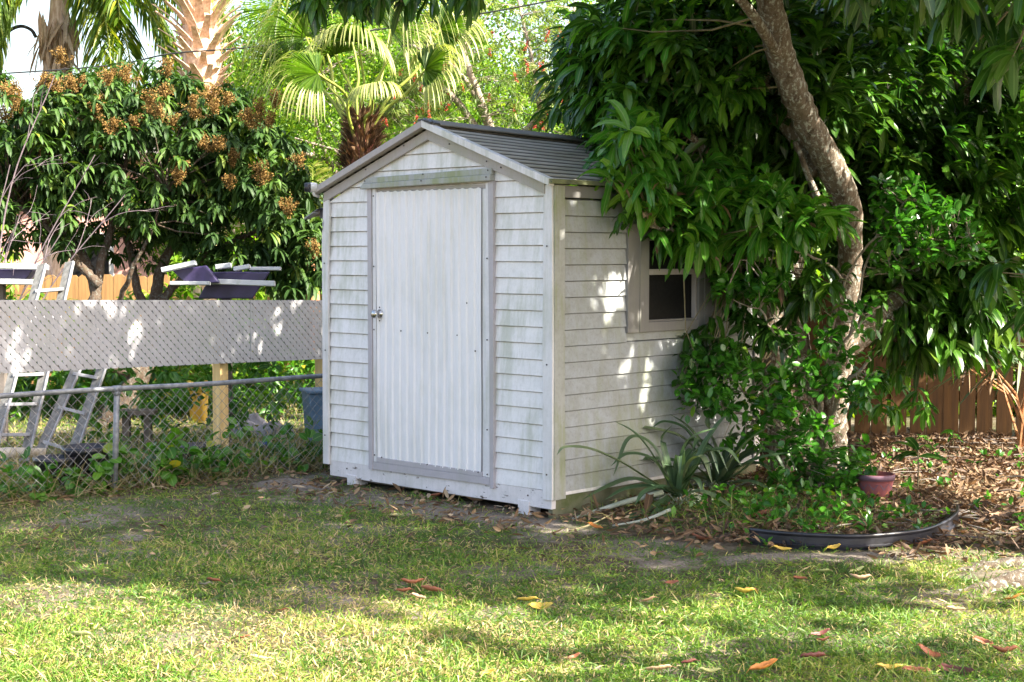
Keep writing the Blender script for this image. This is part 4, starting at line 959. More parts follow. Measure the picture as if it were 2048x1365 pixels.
def make_palms():
    # feather palm far left
    Y = 21.0; b = P(112, 300, Y); root = thing('feather_palm', 'feathery palm with arching yellow-green fronds at the top left', 'palm tree', (b[0], Y, 0))
    m = MB(); c = P(118, 60, Y); m.tube(spline(np.array([[b[0], Y, 0], P(112, 300, Y), P(115, 180, Y), c, P(120, -60, Y)]), 6), np.concatenate([np.linspace(.19, .19, 13), np.linspace(.20, .09, 12)]), 14, noise=.04); m.build('trunk', M['palm_boot'], root, smooth=True)
    f = Fol(); mr = MB(); top = P(122, -40, Y)
    for (dx, dz, L, dr) in ((.3, .5, 1.6, 3.2), (-.3, .6, 1.8, 3.2), (.7, .5, 2.1, 3.0), (1.3, .7, 2.9, 2.8), (.9, .55, 2.6, 2.6), (1.0, .2, 2.3, 2.6), (.75, .9, 3.0, 2.6), (-.8, .6, 2.5, 2.6), (-1, .3, 2.3, 2.7), (.35, .9, 2.6, 3.0), (-.35, .9, 2.4, 3.2), (.15, .4, 2.2, 3.0), (-.6, .2, 1.9, 2.8), (1.1, .75, 3.3, 2.2), (1.0, .9, 3.5, 2.0), (.5, .1, 1.9, 2.5), (-1.2, .9, 3.0, 2.1)):
        frond(f, mr, top + rng.normal(0, .05, 3), (dx, rng.uniform(-.6, .2), dz), L, 70, .62, .035, dr, 1.3, 3, .022)
    f.build('fronds', M['palm'], root); mr.build('rachis', M['petiole'], root)
    f = Fol(); f.leaves(PA(rng.uniform(78, 152, 150), rng.uniform(20, 190, 150), rng.uniform(Y - .35, Y - .1, 150)), nrm(rng.normal(0, .35, (150, 3)) + np.array([0, -.3, -1])), .5, .055, .8, 3, rnd=rng.uniform(.8, 1, 150))
    f.build('dead_sheaths', M['dryleaf'], root)
    # a dead curled stalk on the left of its crown
    m = MB(); m.tube(spline(np.array([P(2, 90, Y), P(15, 65, Y), P(40, 53, Y), P(62, 60, Y), P(72, 75, Y)]), 6), .025, 6); m.build('stalk', M['cable'], root, smooth=True)
    rebase(root)
    # cabbage palm with boots
    Y = 19.5; b = P(408, 300, Y); root = thing('cabbage_palm', 'palm with a boot-covered sunlit trunk and cut frond stubs, left of the shed gable', 'palm tree', (b[0], Y, 0))
    m = MB(); ctl = np.array([[b[0], Y, -.05], P(410, 300, Y), P(412, 190, Y), P(405, 120, Y), P(400, 60, Y), P(398, -40, Y)])
    q = spline(ctl, 8); r = np.interp(np.arange(len(q)), [0, 8, 16, 24, 32, 40], [.20, .20, .19, .25, .22, .10]); m.tube(q, r, 16, noise=.05); m.build('trunk', M['palm_boot'], root, smooth=True)
    m = MB()
    for k in range(72):
        t = (k / 72); yy = 205 - t * 190; c0 = P(408 - t * 8, yy, Y); a = k * 2.4; outd = np.array([cos(a), sin(a), 0]); rr = .17 + .04 * sin(t * 3)
        Lb = rng.uniform(.20, .36) + .55 * t * rng.random() * (t > .25); up = .8 + .7 * t
        p0 = c0 + outd * rr * .8; d = nrm(outd * (1.25 if t > .2 else .6) + np.array([0, 0, up])); p1 = p0 + d * Lb * .5; p2 = p1 + nrm(d + outd * .35) * Lb * .5
        s = np.cross(d, outd); s = nrm(s) if np.linalg.norm(s) > .01 else np.array([1., 0, 0])
        w0, w1, w2 = .075, .045, .03
        V = [p0 - s * w0, p0 + s * w0, p1 + s * w1, p1 - s * w1, p2 + s * w2, p2 - s * w2]; th = outd * .018
        V2 = [v - th for v in V]; m.add(V + V2, [(0, 1, 2, 3), (3, 2, 4, 5), (7, 6, 9, 8), (8, 9, 11, 10)[::1], (4, 10, 11, 5), (1, 7, 8, 2), (2, 8, 10, 4), (0, 3, 9, 6), (3, 5, 11, 9)])
    m.build('boots', M['palm_boot'], root)
    f = Fol(); n = 260; a = rng.random(n) * 6.28; p = PA(410 + 0 * a, rng.uniform(155, 225, n), Y + 0 * a) + np.stack([np.cos(a), np.sin(a), 0 * a], 1) * .2
    f.leaves(p, nrm(np.stack([np.cos(a), np.sin(a), rng.uniform(-1, .6, n)], 1)), .16, .02, .8, 2); f.build('fibre', M['blossom'], root)
    f = Fol(); tp = Fol(); mr = MB(); top = P(400, 40, Y)
    for (dx, dz, L) in ((-.5, .9, 1.5), (-.25, 1.2, 1.6), (.0, 1.3, 1.6), (.25, 1.2, 1.5), (.55, .9, 1.5), (-.8, .6, 1.3), (.75, .45, 1.25), (.1, 1, 1.7)):
        d = nrm(np.array([dx, rng.uniform(-.5, .2), dz])); e = top + d * L + np.array([0, 0, -.1]); mr.tube(spline(np.array([top, top + d * L * .5 + (0, 0, .06), e]), 4), np.linspace(.045, .02, 9), 6)
        fan(f, tp, mr, e, d, (0, -.6, 1), 1.05, 42, 3.0, .8, .04)
    mr.build('petioles', M['petiole'], root, smooth=True); f.build('fans', M['palm'], root); tp.build('fan_tips', M['palm'], root); rebase(root)
    # fan palm behind the shed
    Y = 15.5; b = P(728, 340, Y); root = thing('fan_palm', 'fan palm with a rusty fibrous stump rising behind the left slope of the shed roof', 'palm tree', (b[0], Y, 0))
    m = MB(); ctl = np.array([[b[0], Y, -.05], P(728, 520, Y), P(728, 340, Y), P(726, 290, Y), P(722, 240, Y)]); q = spline(ctl, 8)
    m.tube(q, np.interp(np.arange(len(q)), [0, 8, 16, 24, 32], [.16, .16, .17, .14, .08]), 14, noise=.1); m.build('trunk', M['palm_fibre'], root, smooth=True)
    f = Fol(); n = 520; a = rng.random(n) * 6.28; tt = rng.random(n); p = PA(726 + 0 * a, 345 - tt * 110, Y + 0 * a) + np.stack([np.cos(a), np.sin(a), 0 * a], 1) * (.17 - .08 * tt)[:, None]
    f.leaves(p, nrm(np.stack([np.cos(a) * .6, np.sin(a) * .6, rng.uniform(.2, 1.6, n)], 1)), .17, .035, .3, 2, rnd=rng.random(n) * .45); f.build('fibre', M['dryleaf'], root)
    f = Fol(); tp = Fol(); mr = MB(); top = P(722, 275, Y)
    for (hx, hy, hY, ax, nn, Rr, bend) in ((636, 148, 14.7, (-.9, -.3, .15), (0, -.9, .8), .62, (-.0, 0, .1)), (716, 85, 15.3, (.05, -.45, .3), (0, -1, .3), .62, (0, 0, 0)), (612, 75, 15.9, (-.3, -.2, .9), (.4, -1, .1), .78, (-.1, 0, 0)),
                                       (690, 20, 15.6, (.2, -.2, .9), (0, -1, .1), .8, (0, 0, 0)), (850, 140, 15.2, (.8, -.3, .5), (-.2, -.8, .7), .55, (.1, 0, .1)), (780, 60, 15.9, (.7, .1, .6), (-.3, -1, .4), .75, (0, 0, 0)), (585, 130, 16.0, (-.8, .1, .5), (.2, -1, .5), .7, (-.1, 0, .1)), (670, 110, 15.9, (-.2, -.5, .6), (0, -.9, .5), .6, (0, 0, 0)), (880, 60, 15.8, (.8, -.1, .4), (-.2, -1, .6), .6, (.1, 0, .1)), (560, 20, 16.2, (-.9, 0, .2), (0, -1, .5), .85, (0, 0, .2)), (745, 175, 14.9, (.3, -.7, .1), (0, -.4, 1), .40, (0, 0, 0)), (800, -20, 15.5, (.8, -.2, .3), (0, -1, .3), .85, (0, 0, 0))):
        h = P(hx, hy, hY); mid = (top + h) / 2 + np.array([bend[0] + .05, 0, bend[2] + .02]); mr.tube(spline(np.array([top + (0, 0, -.2), top * .7 + h * .3 + (0, 0, .02), mid, h]), 6), np.linspace(.022, .011, 19), 6)
        fan(f, tp, mr, h, ax, nn, Rr, 40, 3.4, 1.3, .028)
    mr.build('petioles', M['petiole'], root, smooth=True); f.build('fans', M['palm'], root); tp.build('fan_tips', M['palm_pale'], root); rebase(root)
    # low yellow palm behind the left eave
    Y = 17.0; b = P(625, 440, Y); root = thing('young_palm', 'low yellow-green palm glowing in the sun just left of the shed eave', 'palm tree', (b[0], Y, 0))
    m = MB(); m.tube([(b[0], Y, -.05), (b[0], Y, 1.0), P(625, 440, Y)], [.09, .08, .05], 8); m.build('trunk', M['palm_fibre_tan'], root, smooth=True)
    f = Fol(); mr = MB()
    for a in np.linspace(-1.3, 1.3, 11): frond(f, mr, b, (sin(a), rng.uniform(-.4, .1), cos(a) + .1), .62, 46, .30, .022, 1.1, .6, 3, .010)
    f.build('fronds', M['palm_pale'], root); mr.build('rachis', M['petiole'], root); rebase(root)
make_palms()

# ------------------------------------------------------------------ background trees
def make_tree(label, px, Y, spread, zb, zt, n, mat, leaf, trunk_r=.16, bark='bark_pale', name='broadleaf_tree', zig=.25, group='sunlit trees behind the shed', extra=None, twn=4, per=16):
    b = P(px, 500, Y); x0 = b[0]; root = thing(name, label, 'tree', (x0, Y, 0), 0, group)
    m = MB(); S = []
    q = spline(np.array([(x0, Y, -.1, trunk_r), (x0 + .1, Y, zb * .6, trunk_r * .8), (x0 - .05, Y, (zb + zt) / 2, trunk_r * .55), (x0, Y, zt * .95, .03)]), 6); m.tube(q[:, :3], q[:, 3], 9, noise=.05); S.append(q)
    for k in range(9):
        t = rng.uniform(.3, .8); s = q[int(t * (len(q) - 1))]; a = rng.uniform(0, 6.28); e = s[:3] + np.array([cos(a) * spread * .8, sin(a) * spread * .6, rng.uniform(.3, .5 * (zt - zb))])
        q2 = spline(np.array([s[:3], (s[:3] + e) / 2 + rng.normal(0, zig, 3), e]), 6); m.tube(q2, np.linspace(s[3] * .6, .012, len(q2)), 6); S.append(np.hstack([q2, np.full((len(q2), 1), .02)]))
    m.build('trunk', M[bark], root, smooth=True)
    S = np.vstack(S); zc = (zb + zt) / 2
    cl = []
    for k in range(26):
        a = rng.uniform(0, 6.28); rr = spread * rng.random() ** .5; cz = rng.uniform(zb, zt); sh = (1 - ((cz - zc) / (zt - zb) * 1.7) ** 2); sh = max(sh, .35)
        cl.append(((x0 + cos(a) * rr * sh, Y + sin(a) * rr * .7 * sh, cz), rng.uniform(.5, 1.0) * spread * .42))
    C = np.vstack([wblob(c, (r, r, r * .75), n // 26, .5) for c, r in cl])
    t = MB(); twigs(t, C[::max(1, len(C) // 110)], S, n=3, r0=.016, maxlen=2.6, sag=-.1); t.build('branches', M[bark], root)
    f = Fol(); idx = np.repeat(np.arange(len(C)), per); p = C[idx] + rng.normal(0, leaf * 1.5, (len(idx), 3)); rc = rng.random(len(C))
    f.chips(p, rdir(len(p), .3), leaf * rng.uniform(.7, 1.2, len(p)), leaf * .55, np.clip(rc[idx] * .5 + rng.random(len(p)) * .5, 0, 1)); f.build('crown', M[mat], root)
    if extra: extra(root, C)
    rebase(root)
make_tree('bright yellow-green tree left of the fan palm, pale forked limbs showing', 560, 25, 2.5, 1.6, 4.9, 2600, 'oak', .085)
make_tree('tall bright green tree directly behind the ridge of the shed', 900, 29, 3.6, 1.8, 7.2, 3600, 'oak', .095, .2)
make_tree('sunlit green tree behind the mango crown on the right of the shed ridge', 1300, 30, 3.8, 1.6, 7.6, 3200, 'oak', .10, .2)
make_tree('wide feathery yellow-green tree just behind the fan palm', 700, 21, 2.2, 1.6, 4.7, 1700, 'oak', .06, .13)
make_tree('low rounded sunlit tree between the cabbage palm and the fan palm', 470, 22.5, 1.3, 1.0, 3.1, 1100, 'oak', .075, .1)
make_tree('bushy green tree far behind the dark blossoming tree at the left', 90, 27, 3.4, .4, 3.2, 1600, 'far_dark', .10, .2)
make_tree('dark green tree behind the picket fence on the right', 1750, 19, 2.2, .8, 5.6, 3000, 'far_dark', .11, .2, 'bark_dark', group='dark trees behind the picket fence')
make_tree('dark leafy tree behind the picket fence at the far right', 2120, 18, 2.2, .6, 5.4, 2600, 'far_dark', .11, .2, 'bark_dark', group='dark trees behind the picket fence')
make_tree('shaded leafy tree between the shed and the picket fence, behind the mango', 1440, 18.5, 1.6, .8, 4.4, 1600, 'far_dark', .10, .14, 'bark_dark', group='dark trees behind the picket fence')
def bottle_extra(root, C):
    f = Fol(); x, y = proj(C); ok = (x > 740) & (x < 1180) & (y > 60) & (y < 260); c = C[ok]; c = c[rng.choice(len(c), 60)]
    for p in c:
        p = p + np.array([0, -.25, 0]); n = 22; ax = nrm(np.array([rng.normal(0, .25), 0, -1.])); t = rng.random((n, 1)); f.chips(p + ax * t * .10, rdir(n, -.1), .032, .012)
    f.build('red_flowers', M['redflower'], root)
def bottlebrush():
    Y = 18.5; px = 1000; b = P(px, 500, Y); root = thing('bottlebrush_tree', 'airy bottlebrush tree dotted with small red flowers right behind the shed ridge', 'tree', (b[0], Y, 0))
    m = MB(); S = limbs(m, [[(1010, 860, Y, 40), (1010, 500, Y, 34), (1000, 330, Y, 26), (960, 200, Y - .2, 18), (930, 110, Y - .3, 12), (930, 20, Y - .2, 7)], [(1000, 330, Y, 20), (1080, 220, Y, 14), (1130, 120, Y, 9), (1150, 0, Y, 6)], [(990, 300, Y, 16), (880, 170, Y - .3, 14), (820, 190, Y - .4, 9), (770, 230, Y - .4, 6)], [(960, 200, Y - .2, 12), (900, 130, Y - .4, 9), (820, 90, Y - .5, 6)], [(1080, 220, Y, 12), (1060, 100, Y - .2, 8), (1030, -20, Y - .2, 5)], [(1100, 190, Y, 12), (1190, 150, Y - .2, 8), (1260, 60, Y - .2, 5)]], n=7)
    m.build('trunk', M['bark_pale'], root, smooth=True)
    C = np.vstack([blob(1010, 120, Y - .2, 240, 150, .9, 420, .3), blob(820, 210, Y - .5, 100, 70, .4, 120, .2), blob(1150, 200, Y, 120, 90, .5, 130)])
    x, y = proj(C); C = C[(rng.random(len(x)) < .25 + .9 * vnoise(x, y, .014))]
    t = MB(); twigs(t, C, S, n=3, r0=.007, r1=.002, maxlen=1.5, sag=-.2); t.build('branches', M['bark_pale'], root)
    f = Fol(); whorls(f, C, nrm(rng.normal(0, .5, C.shape) + np.array([0, -.1, -.3])), 42, .095, .011, .5, K=2, spread=.7, stem=.04); f.build('crown', M['bottle'], root)
    bottle_extra(root, C); rebase(root)
bottlebrush()

# hedge mass beyond everything, one far wood
def far_wood():
    f = Fol(); n = 26000; x = rng.uniform(-26, 30, n); h = 2.2 + 2.2 * vnoise(x, 0 * x, .35) + 1.0 * vnoise(x, 0 * x + 5, 1.2); h = np.where(x < -3, h * .55, h)
    z = rng.random(n) * h; y = 36 + rng.uniform(-1.2, 1.2, n); f.chips(np.stack([x, y, z], 1), rdir(n, .2), .22, .14); o = f.build('far_woods', M['oak'])
    tag(o, 'far green woods closing the view behind the yards', 'woods', kind='stuff')
far_wood()
def side_hedge():
    f = Fol(); n = 9000; x = rng.uniform(1.6, 9, n); z = rng.random(n) * (1.0 + 1.5 * vnoise(x, 0 * x, .8)); y = 16.2 + rng.uniform(-.4, .4, n)
    f.chips(np.stack([x, y, z], 1), rdir(n, .2), .14, .08); tag(f.build('undergrowth', M['oak']), 'bright undergrowth seen through the gaps of the picket fence', 'undergrowth', kind='stuff')
side_hedge()

def cable():
    root = MB(); pts = [P(-60, 152, 17.5), P(215, 132, 17.4), P(340, 108, 17.3), P(470, 98, 17.2), P(560, 88, 17.1), P(680, 70, 17.0), P(850, 46, 16.9), P(1060, 10, 16.7), P(1400, -60, 16.5), P(1900, -180, 16.2)]
    o = root.tube(spline(np.array(pts), 4), .009, 6).build('power_cable', M['cable'], smooth=True); tag(o, 'thin dark power cable crossing in front of the palms', 'cable')
cable()

# ------------------------------------------------------------------ shrub, strap plants, pot, edging, stalks
def make_shrub():
    root = thing('leafy_shrub', 'spindly shrub with small round glossy leaves and pale stems in front of the mango trunks', 'shrub', (2.25, 11.4, 0))
    m = MB(); S = limbs(m, [
        [(1655, 960, 11.3, 20), (1648, 880, 11.3, 15), (1640, 800, 11.3, 13), (1655, 740, 11.2, 10), (1700, 670, 11.1, 7), (1760, 610, 11.0, 5)],
        [(1650, 890, 11.3, 14), (1665, 830, 11.3, 13), (1690, 770, 11.2, 11), (1740, 720, 11.1, 6)],
        [(1648, 860, 11.3, 10), (1610, 780, 11.2, 7), (1560, 690, 11.0, 6), (1520, 620, 10.9, 4)],
        [(1600, 960, 11.2, 12), (1560, 860, 11.1, 8), (1500, 790, 10.9, 7), (1430, 740, 10.8, 5), (1380, 720, 10.8, 4)],
        [(1560, 860, 11.1, 7), (1490, 830, 10.9, 6), (1420, 810, 10.8, 4)],
        [(1700, 670, 11.1, 6), (1750, 490, 11.0, 5), (1860, 480, 10.9, 5), (1950, 470, 10.8, 3)],
        [(1655, 740, 11.2, 8), (1690, 560, 11.0, 6), (1800, 420, 10.9, 5), (1840, 350, 10.8, 3)],
        [(1690, 560, 11.0, 6), (1640, 520, 10.9, 6), (1560, 500, 10.8, 5), (1480, 520, 10.7, 3)],
        [(1740, 520, 11.0, 6), (1800, 500, 10.9, 5), (1880, 500, 10.9, 4)]], n=7, noise=.04)
    m.build('stems', M['bark_pale'], root, smooth=True)
    C = np.vstack([blob(1430, 765, 10.8, 90, 75, .25, 70, .2), blob(1550, 790, 10.9, 75, 75, .25, 50, .2), blob(1630, 720, 11.0, 70, 70, .2, 26, .2), blob(1600, 870, 11.0, 70, 60, .25, 26, .2), blob(1700, 640, 11.0, 60, 50, .2, 14), blob(1510, 570, 10.8, 70, 50, .2, 26, .2), blob(1500, 880, 10.9, 60, 40, .2, 14),
                   blob(1840, 440, 10.9, 110, 55, .3, 70, .2), blob(1800, 400, 10.9, 60, 60, .2, 22), blob(1900, 500, 10.9, 90, 35, .2, 34), blob(1670, 920, 11.0, 100, 45, .25, 26), blob(1620, 965, 10.8, 110, 40, .25, 24), blob(1700, 960, 10.7, 60, 60, .2, 22), blob(1700, 760, 11.1, 60, 70, .2, 26), blob(1780, 520, 11.0, 60, 40, .2, 14)])
    t = MB(); twigs(t, C, S, n=4, r0=.006, r1=.002, maxlen=1.0, sag=.0); t.build('twigs', M['bark_pale'], root)
    f = Fol(); whorls(f, C, rdir(len(C), .5), 9, .075, .040, .5, K=4, spread=1.0, stem=.035, fold=.15); f.build('leaves', M['citrus'], root); rebase(root)
make_shrub()

def strap_plant(label, base, leaves, w_, dry=()):
    b = G(*base); root = thing('strap_leaf_plant', label, 'plant', (b[0], b[1], 0), 0, 'pineapple-like strap plants beside the shed')
    m = MB(); c = np.array([b[0], b[1], .06])
    for k in range(60):
        a = rng.uniform(0, 6.28); p = c + (rng.uniform(0, .05) * cos(a), rng.uniform(0, .05) * sin(a), -.05)
        e = p + np.array([cos(a) * rng.uniform(.1, .3), sin(a) * rng.uniform(.1, .3), rng.uniform(-.08, .08)]); m.tube([p, (p + e) / 2 + (0, 0, .05), e], [.006, .004, .002], 3, cap=False)
    m.build('dry_base', M['fence_wood'] if False else M['stalk'], root)
    def strap(pxs, mat):
        q = spline(np.array([P(x, y, Y) for x, y, Y in pxs]), 7); n = len(q); T = nrm(np.gradient(q, axis=0)); S = nrm(np.cross(T, [0, -.35, 1.]))
        N_ = np.cross(S, T); t = np.linspace(0, 1, n); ww = w_ * (.75 + .6 * t) * (1 - t ** 2.2) + .002; ww[0] = w_ * .9
        V = np.stack([q + S * ww[:, None] / 2 + N_ * ww[:, None] * .22, q, q - S * ww[:, None] / 2 + N_ * ww[:, None] * .22], 1).reshape(-1, 3)
        F = [(3 * k + j, 3 * k + j + 1, 3 * k + j + 4, 3 * k + j + 3) for k in range(n - 1) for j in (0, 1)]
        r = rng.random() * .75
        return np_obj('leaf', V, [np.array(F)], mat, root, {'rnd': np.full(len(V), r), 'mid': np.tile([1., 0, 1], n)})
    for k in range(11):                          # shorter random blades filling the clump
        a = rng.uniform(0, 6.28); L = rng.uniform(.28, .62); hgt = rng.uniform(.12, .42); e = np.array([cos(a), sin(a) * .8, 0]); c3 = np.array([b[0], b[1], .05])
        q3 = [c3 + e * .03, c3 + e * L * .35 + (0, 0, hgt * .8), c3 + e * L * .75 + (0, 0, hgt), c3 + e * L + (0, 0, hgt * rng.uniform(.3, .9))]
        q3 = np.array(q3); a_, b_ = shed_local(q3[:, 0], q3[:, 1])
        if (a_ < .04).any(): continue
        V3 = [proj(p[None]) for p in q3]; strap([(float(v[0][0]), float(v[1][0]), p[1]) for v, p in zip(V3, q3)], M['agave'])
    for l in leaves: strap(l, M['agave'])
    for l in dry: strap(l, M['dryleaf'])
    rebase(root)
strap_plant('strap-leaved plant nearer the shed corner, one long leaf arching far left', (1355, 1010), [
    [(1345, 985, 10.35), (1300, 962, 10.2), (1240, 925, 10.0), (1180, 900, 9.85), (1130, 896, 9.8), (1114, 910, 9.78)],
    [(1350, 985, 10.35), (1325, 945, 10.25), (1290, 890, 10.15), (1262, 862, 10.1), (1228, 843, 10.05)],
    [(1358, 990, 10.35), (1364, 940, 10.3), (1372, 890, 10.25), (1395, 870, 10.2), (1430, 857, 10.2)],
    [(1355, 985, 10.4), (1352, 940, 10.4), (1352, 915, 10.4)],
    [(1365, 985, 10.35), (1390, 940, 10.3), (1410, 890, 10.3), (1440, 845, 10.3), (1455, 832, 10.3)],
    [(1340, 995, 10.3), (1300, 1020, 10.1), (1240, 1045, 9.9), (1180, 1062, 9.75)],
    [(1335, 1000, 10.3), (1310, 1030, 10.0), (1290, 1060, 9.75)],
    [(1345, 1010, 10.2), (1335, 1035, 9.9), (1348, 1075, 9.45), (1362, 1108, 9.1)],
    [(1370, 990, 10.3), (1400, 985, 10.2), (1440, 1000, 10.1), (1480, 1030, 9.9)],
    [(1340, 985, 10.4), (1270, 960, 10.45), (1215, 975, 10.3), (1165, 1000, 10.2)],
    [(1350, 990, 10.4), (1300, 975, 10.3), (1250, 980, 10.2), (1210, 1000, 10.05)],
    [(1350, 980, 10.4), (1380, 950, 10.3), (1400, 930, 10.2), (1440, 925, 10.0)], [(1350, 985, 10.4), (1335, 930, 10.4), (1325, 880, 10.4), (1345, 850, 10.3)], [(1360, 985, 10.3), (1330, 975, 10.1), (1290, 985, 9.9), (1270, 1010, 9.8)]], .058,
    [[(1400, 985, 10.3), (1415, 1000, 10.1), (1412, 1040, 9.9), (1418, 1075, 9.6)], [(1300, 990, 10.1), (1292, 1030, 9.9)]])
strap_plant('strap-leaved plant behind the first one, its leaves fanning up against the siding', (1440, 985), [
    [(1425, 965, 10.95), (1400, 920, 10.9), (1370, 880, 10.8), (1320, 862, 10.7), (1270, 856, 10.65), (1252, 872, 10.6)],
    [(1430, 965, 10.95), (1405, 910, 10.85), (1370, 860, 10.8), (1330, 845, 10.75), (1305, 855, 10.7)],
    [(1435, 962, 10.95), (1415, 905, 10.9), (1375, 855, 10.85), (1338, 828, 10.8)],
    [(1438, 962, 10.95), (1430, 900, 10.95), (1415, 850, 10.9), (1425, 820, 10.9)],
    [(1440, 962, 10.95), (1450, 910, 10.9), (1462, 870, 10.85), (1470, 850, 10.8)],
    [(1442, 962, 10.95), (1465, 920, 10.8), (1500, 880, 10.7), (1545, 850, 10.6)],
    [(1445, 965, 10.9), (1480, 935, 10.7), (1530, 915, 10.6), (1590, 905, 10.5)],
    [(1425, 965, 10.9), (1380, 950, 10.6), (1345, 935, 10.4), (1328, 930, 10.35)],
    [(1435, 975, 10.8), (1420, 1000, 10.4), (1425, 1040, 10.0), (1432, 1062, 9.85)],
    [(1450, 970, 10.9), (1500, 965, 10.7), (1550, 985, 10.5)],
    [(1420, 965, 10.9), (1390, 935, 10.8), (1320, 920, 10.7), (1240, 925, 10.6), (1180, 950, 10.4), (1160, 985, 10.3)],
    [(1440, 962, 10.95), (1440, 920, 10.9), (1400, 880, 10.7), (1385, 900, 10.6)], [(1442, 962, 10.95), (1478, 900, 10.9), (1490, 860, 10.9)], [(1440, 965, 10.9), (1475, 950, 10.8), (1510, 920, 10.7), (1525, 890, 10.6)]], .062,
    [[(1410, 975, 10.8), (1408, 1010, 10.3), (1415, 1060, 9.9)], [(1450, 970, 10.8), (1470, 1010, 10.3), (1500, 1030, 10.0)]])

def rod(name, label, cat, pts, r, mat, group=None):
    b = pts[0]; root = MB(); q = spline(np.array(pts) - np.array([b[0], b[1], 0]), 5); o = root.tube(q, r if np.isscalar(r) else np.interp(np.linspace(0, 1, len(q)), np.linspace(0, 1, len(r)), r), 9, noise=.03).build(name, mat, smooth=True)
    o.location = (b[0], b[1], 0); return tag(o, label, cat, group)
rod('fallen_stalk', 'thick pale grey stalk on the ground reaching from the strap plant towards the shed corner', 'stalk', [G(1145, 1038, .01), G(1200, 1020, .04), G(1260, 1002, .09), G(1325, 985, .13)], [.006, .014, .018, .018], M['stalk'])
rod('fallen_stalk', 'thin grey stalk lying just in front of the thick pale one', 'stalk', [G(1225, 1052, .01), G(1290, 1040, .03), G(1340, 1020, .08)], [.006, .010, .012], M['stalk'])
rod('fallen_stalk', 'brown twig lying at a slant in front of the pale stalks', 'twig', [G(1138, 1062, .01), G(1180, 1050, .02), G(1230, 1025, .05)], .005, M['twig'])

def make_edging():
    root = thing('garden_edging', 'black plastic lawn edging curving round the planting bed at the right', 'edging', (2.0, 9.0, 0))
    pts = spline(np.array([G(1500, 1090), G(1560, 1097), G(1640, 1102), G(1720, 1104), G(1800, 1098), G(1850, 1090), G(1890, 1074), G(1912, 1056), G(1915, 1042)]), 8)
    n = len(pts); T = nrm(np.gradient(pts, axis=0)); S = nrm(np.cross(T, [0, 0, 1.]))
    prof = [(0, -.02), (.004, .02), (.012, .026), (.012, .034), (.003, .040), (.001, .074), (.004, .080), (.0, .082)]
    V = []
    for i in range(n):
        for o_, z in prof: V.append(pts[i] + S[i] * (o_ + .02 * (z)) + np.array([0, 0, z]))
        for o_, z in prof[::-1]: V.append(pts[i] + S[i] * (o_ - .006 + .02 * z) + np.array([0, 0, z]))
    k = 2 * len(prof); m = MB(); m.add(V, [(i * k + j, (i + 1) * k + j, (i + 1) * k + (j + 1) % k, i * k + (j + 1) % k) for i in range(n - 1) for j in range(k)]); m.build('strip', M['black'], root, smooth=False)
    m = MB(); m.tube(pts + np.array([0, 0, .090]), .011, 10); m.build('bead', M['black'], root, smooth=True); rebase(root)
make_edging()

def make_pot():
    b = G(1750, 1003); root = thing('clay_pot', 'maroon clay pot with a zigzag band, standing in the leaf litter', 'pot', (b[0], b[1], 0), .3)
    m = MB(); m.lathe([(.090, 0), (.094, .01), (.102, .035), (.120, .135), (.125, .15), (.128, .152), (.130, .19), (.122, .192), (.112, .165), (.02, .16)], 32); pot = m.build('pot', M['terracotta'], root, smooth=True)
    def band(z0, z1, r0, r1, mat, name):
        m = MB(); m.lathe([(r0, z0), (r1, z1), (r1 - .004, z1), (r0 - .004, z0)], 32); return m.build(name, mat, pot, smooth=True)
    band(.0, .034, .0905, .102, M['pot_purple'], 'foot_band'); band(.153, .191, .1305, .1325, M['pot_purple'], 'rim_band')
    rr = lambda z: .1008 + (z - .035) * .20 + .0015
    m = MB(); n = 10
    for k in range(n):
        for s in (0, 1):
            a = 2 * pi * k / n; da = pi / n * .9
            P3 = lambda an, z: (rr(z) * cos(an), rr(z) * sin(an), z)
            if s == 0: m.add([P3(a - da, .040), P3(a + da, .040), P3(a + da * .5, .064), P3(a, .085), P3(a - da * .5, .064)], [(0, 1, 2, 3, 4)])
    m.build('orange_zigzag', M['pot_orange'], pot)
    m = MB()
    for k in range(n):
        a = 2 * pi * (k + .5) / n; da = pi / n * .9; P3 = lambda an, z: (rr(z) * cos(an), rr(z) * sin(an), z)
        m.add([P3(a - da, .130), P3(a, .088), P3(a + da, .130), P3(a, .131)], [(0, 1, 2, 3)])
    m.build('purple_zigzag', M['pot_purple'], pot)
    m = MB(); m.lathe([(.11, .160), (.06, .168), (.01, .170)], 20); m.build('soil', M['soil'], root)
    m = MB()
    for e in ((.06, 0, .33), (-.03, .03, .30), (.02, -.02, .24)): m.tube([(0, 0, .15), (e[0] * .4, e[1], .23), e], [.005, .004, .002], 5)
    m.build('dry_stem', M['twig'], root)
make_pot()

def make_sapling(label, px, py, h, per, L, group='mango seedlings in the leaf litter', mat='mango'):
    b = G(px, py); root = thing('mango_seedling', label, 'seedling', (b[0], b[1], 0), 0, group)
    m = MB(); m.tube([(0, 0, -.02), (.004, 0, h * .5), (0, 0, h)], [.006, .005, .004], 6); m.build('stem', M['twig'], root)
    f = Fol(); whorls(f, np.array([[0, 0, h]]), np.array([[0, -.1, 1.]]), per, L, L * .24, 1.1, K=6, spread=1.3, wavy=.1); f.build('leaves', M[mat], root)
make_sapling('mango seedling with long hanging leaves just right of the clay pot', 1835, 985, .30, 8, .22)
make_sapling('small bright seedling in the litter close to the picket fence', 1905, 900, .16, 9, .13, mat='mango_bright')
make_sapling('tiny seedling in the dappled litter between trunk and picket fence', 1855, 895, .10, 8, .10, mat='mango_bright')

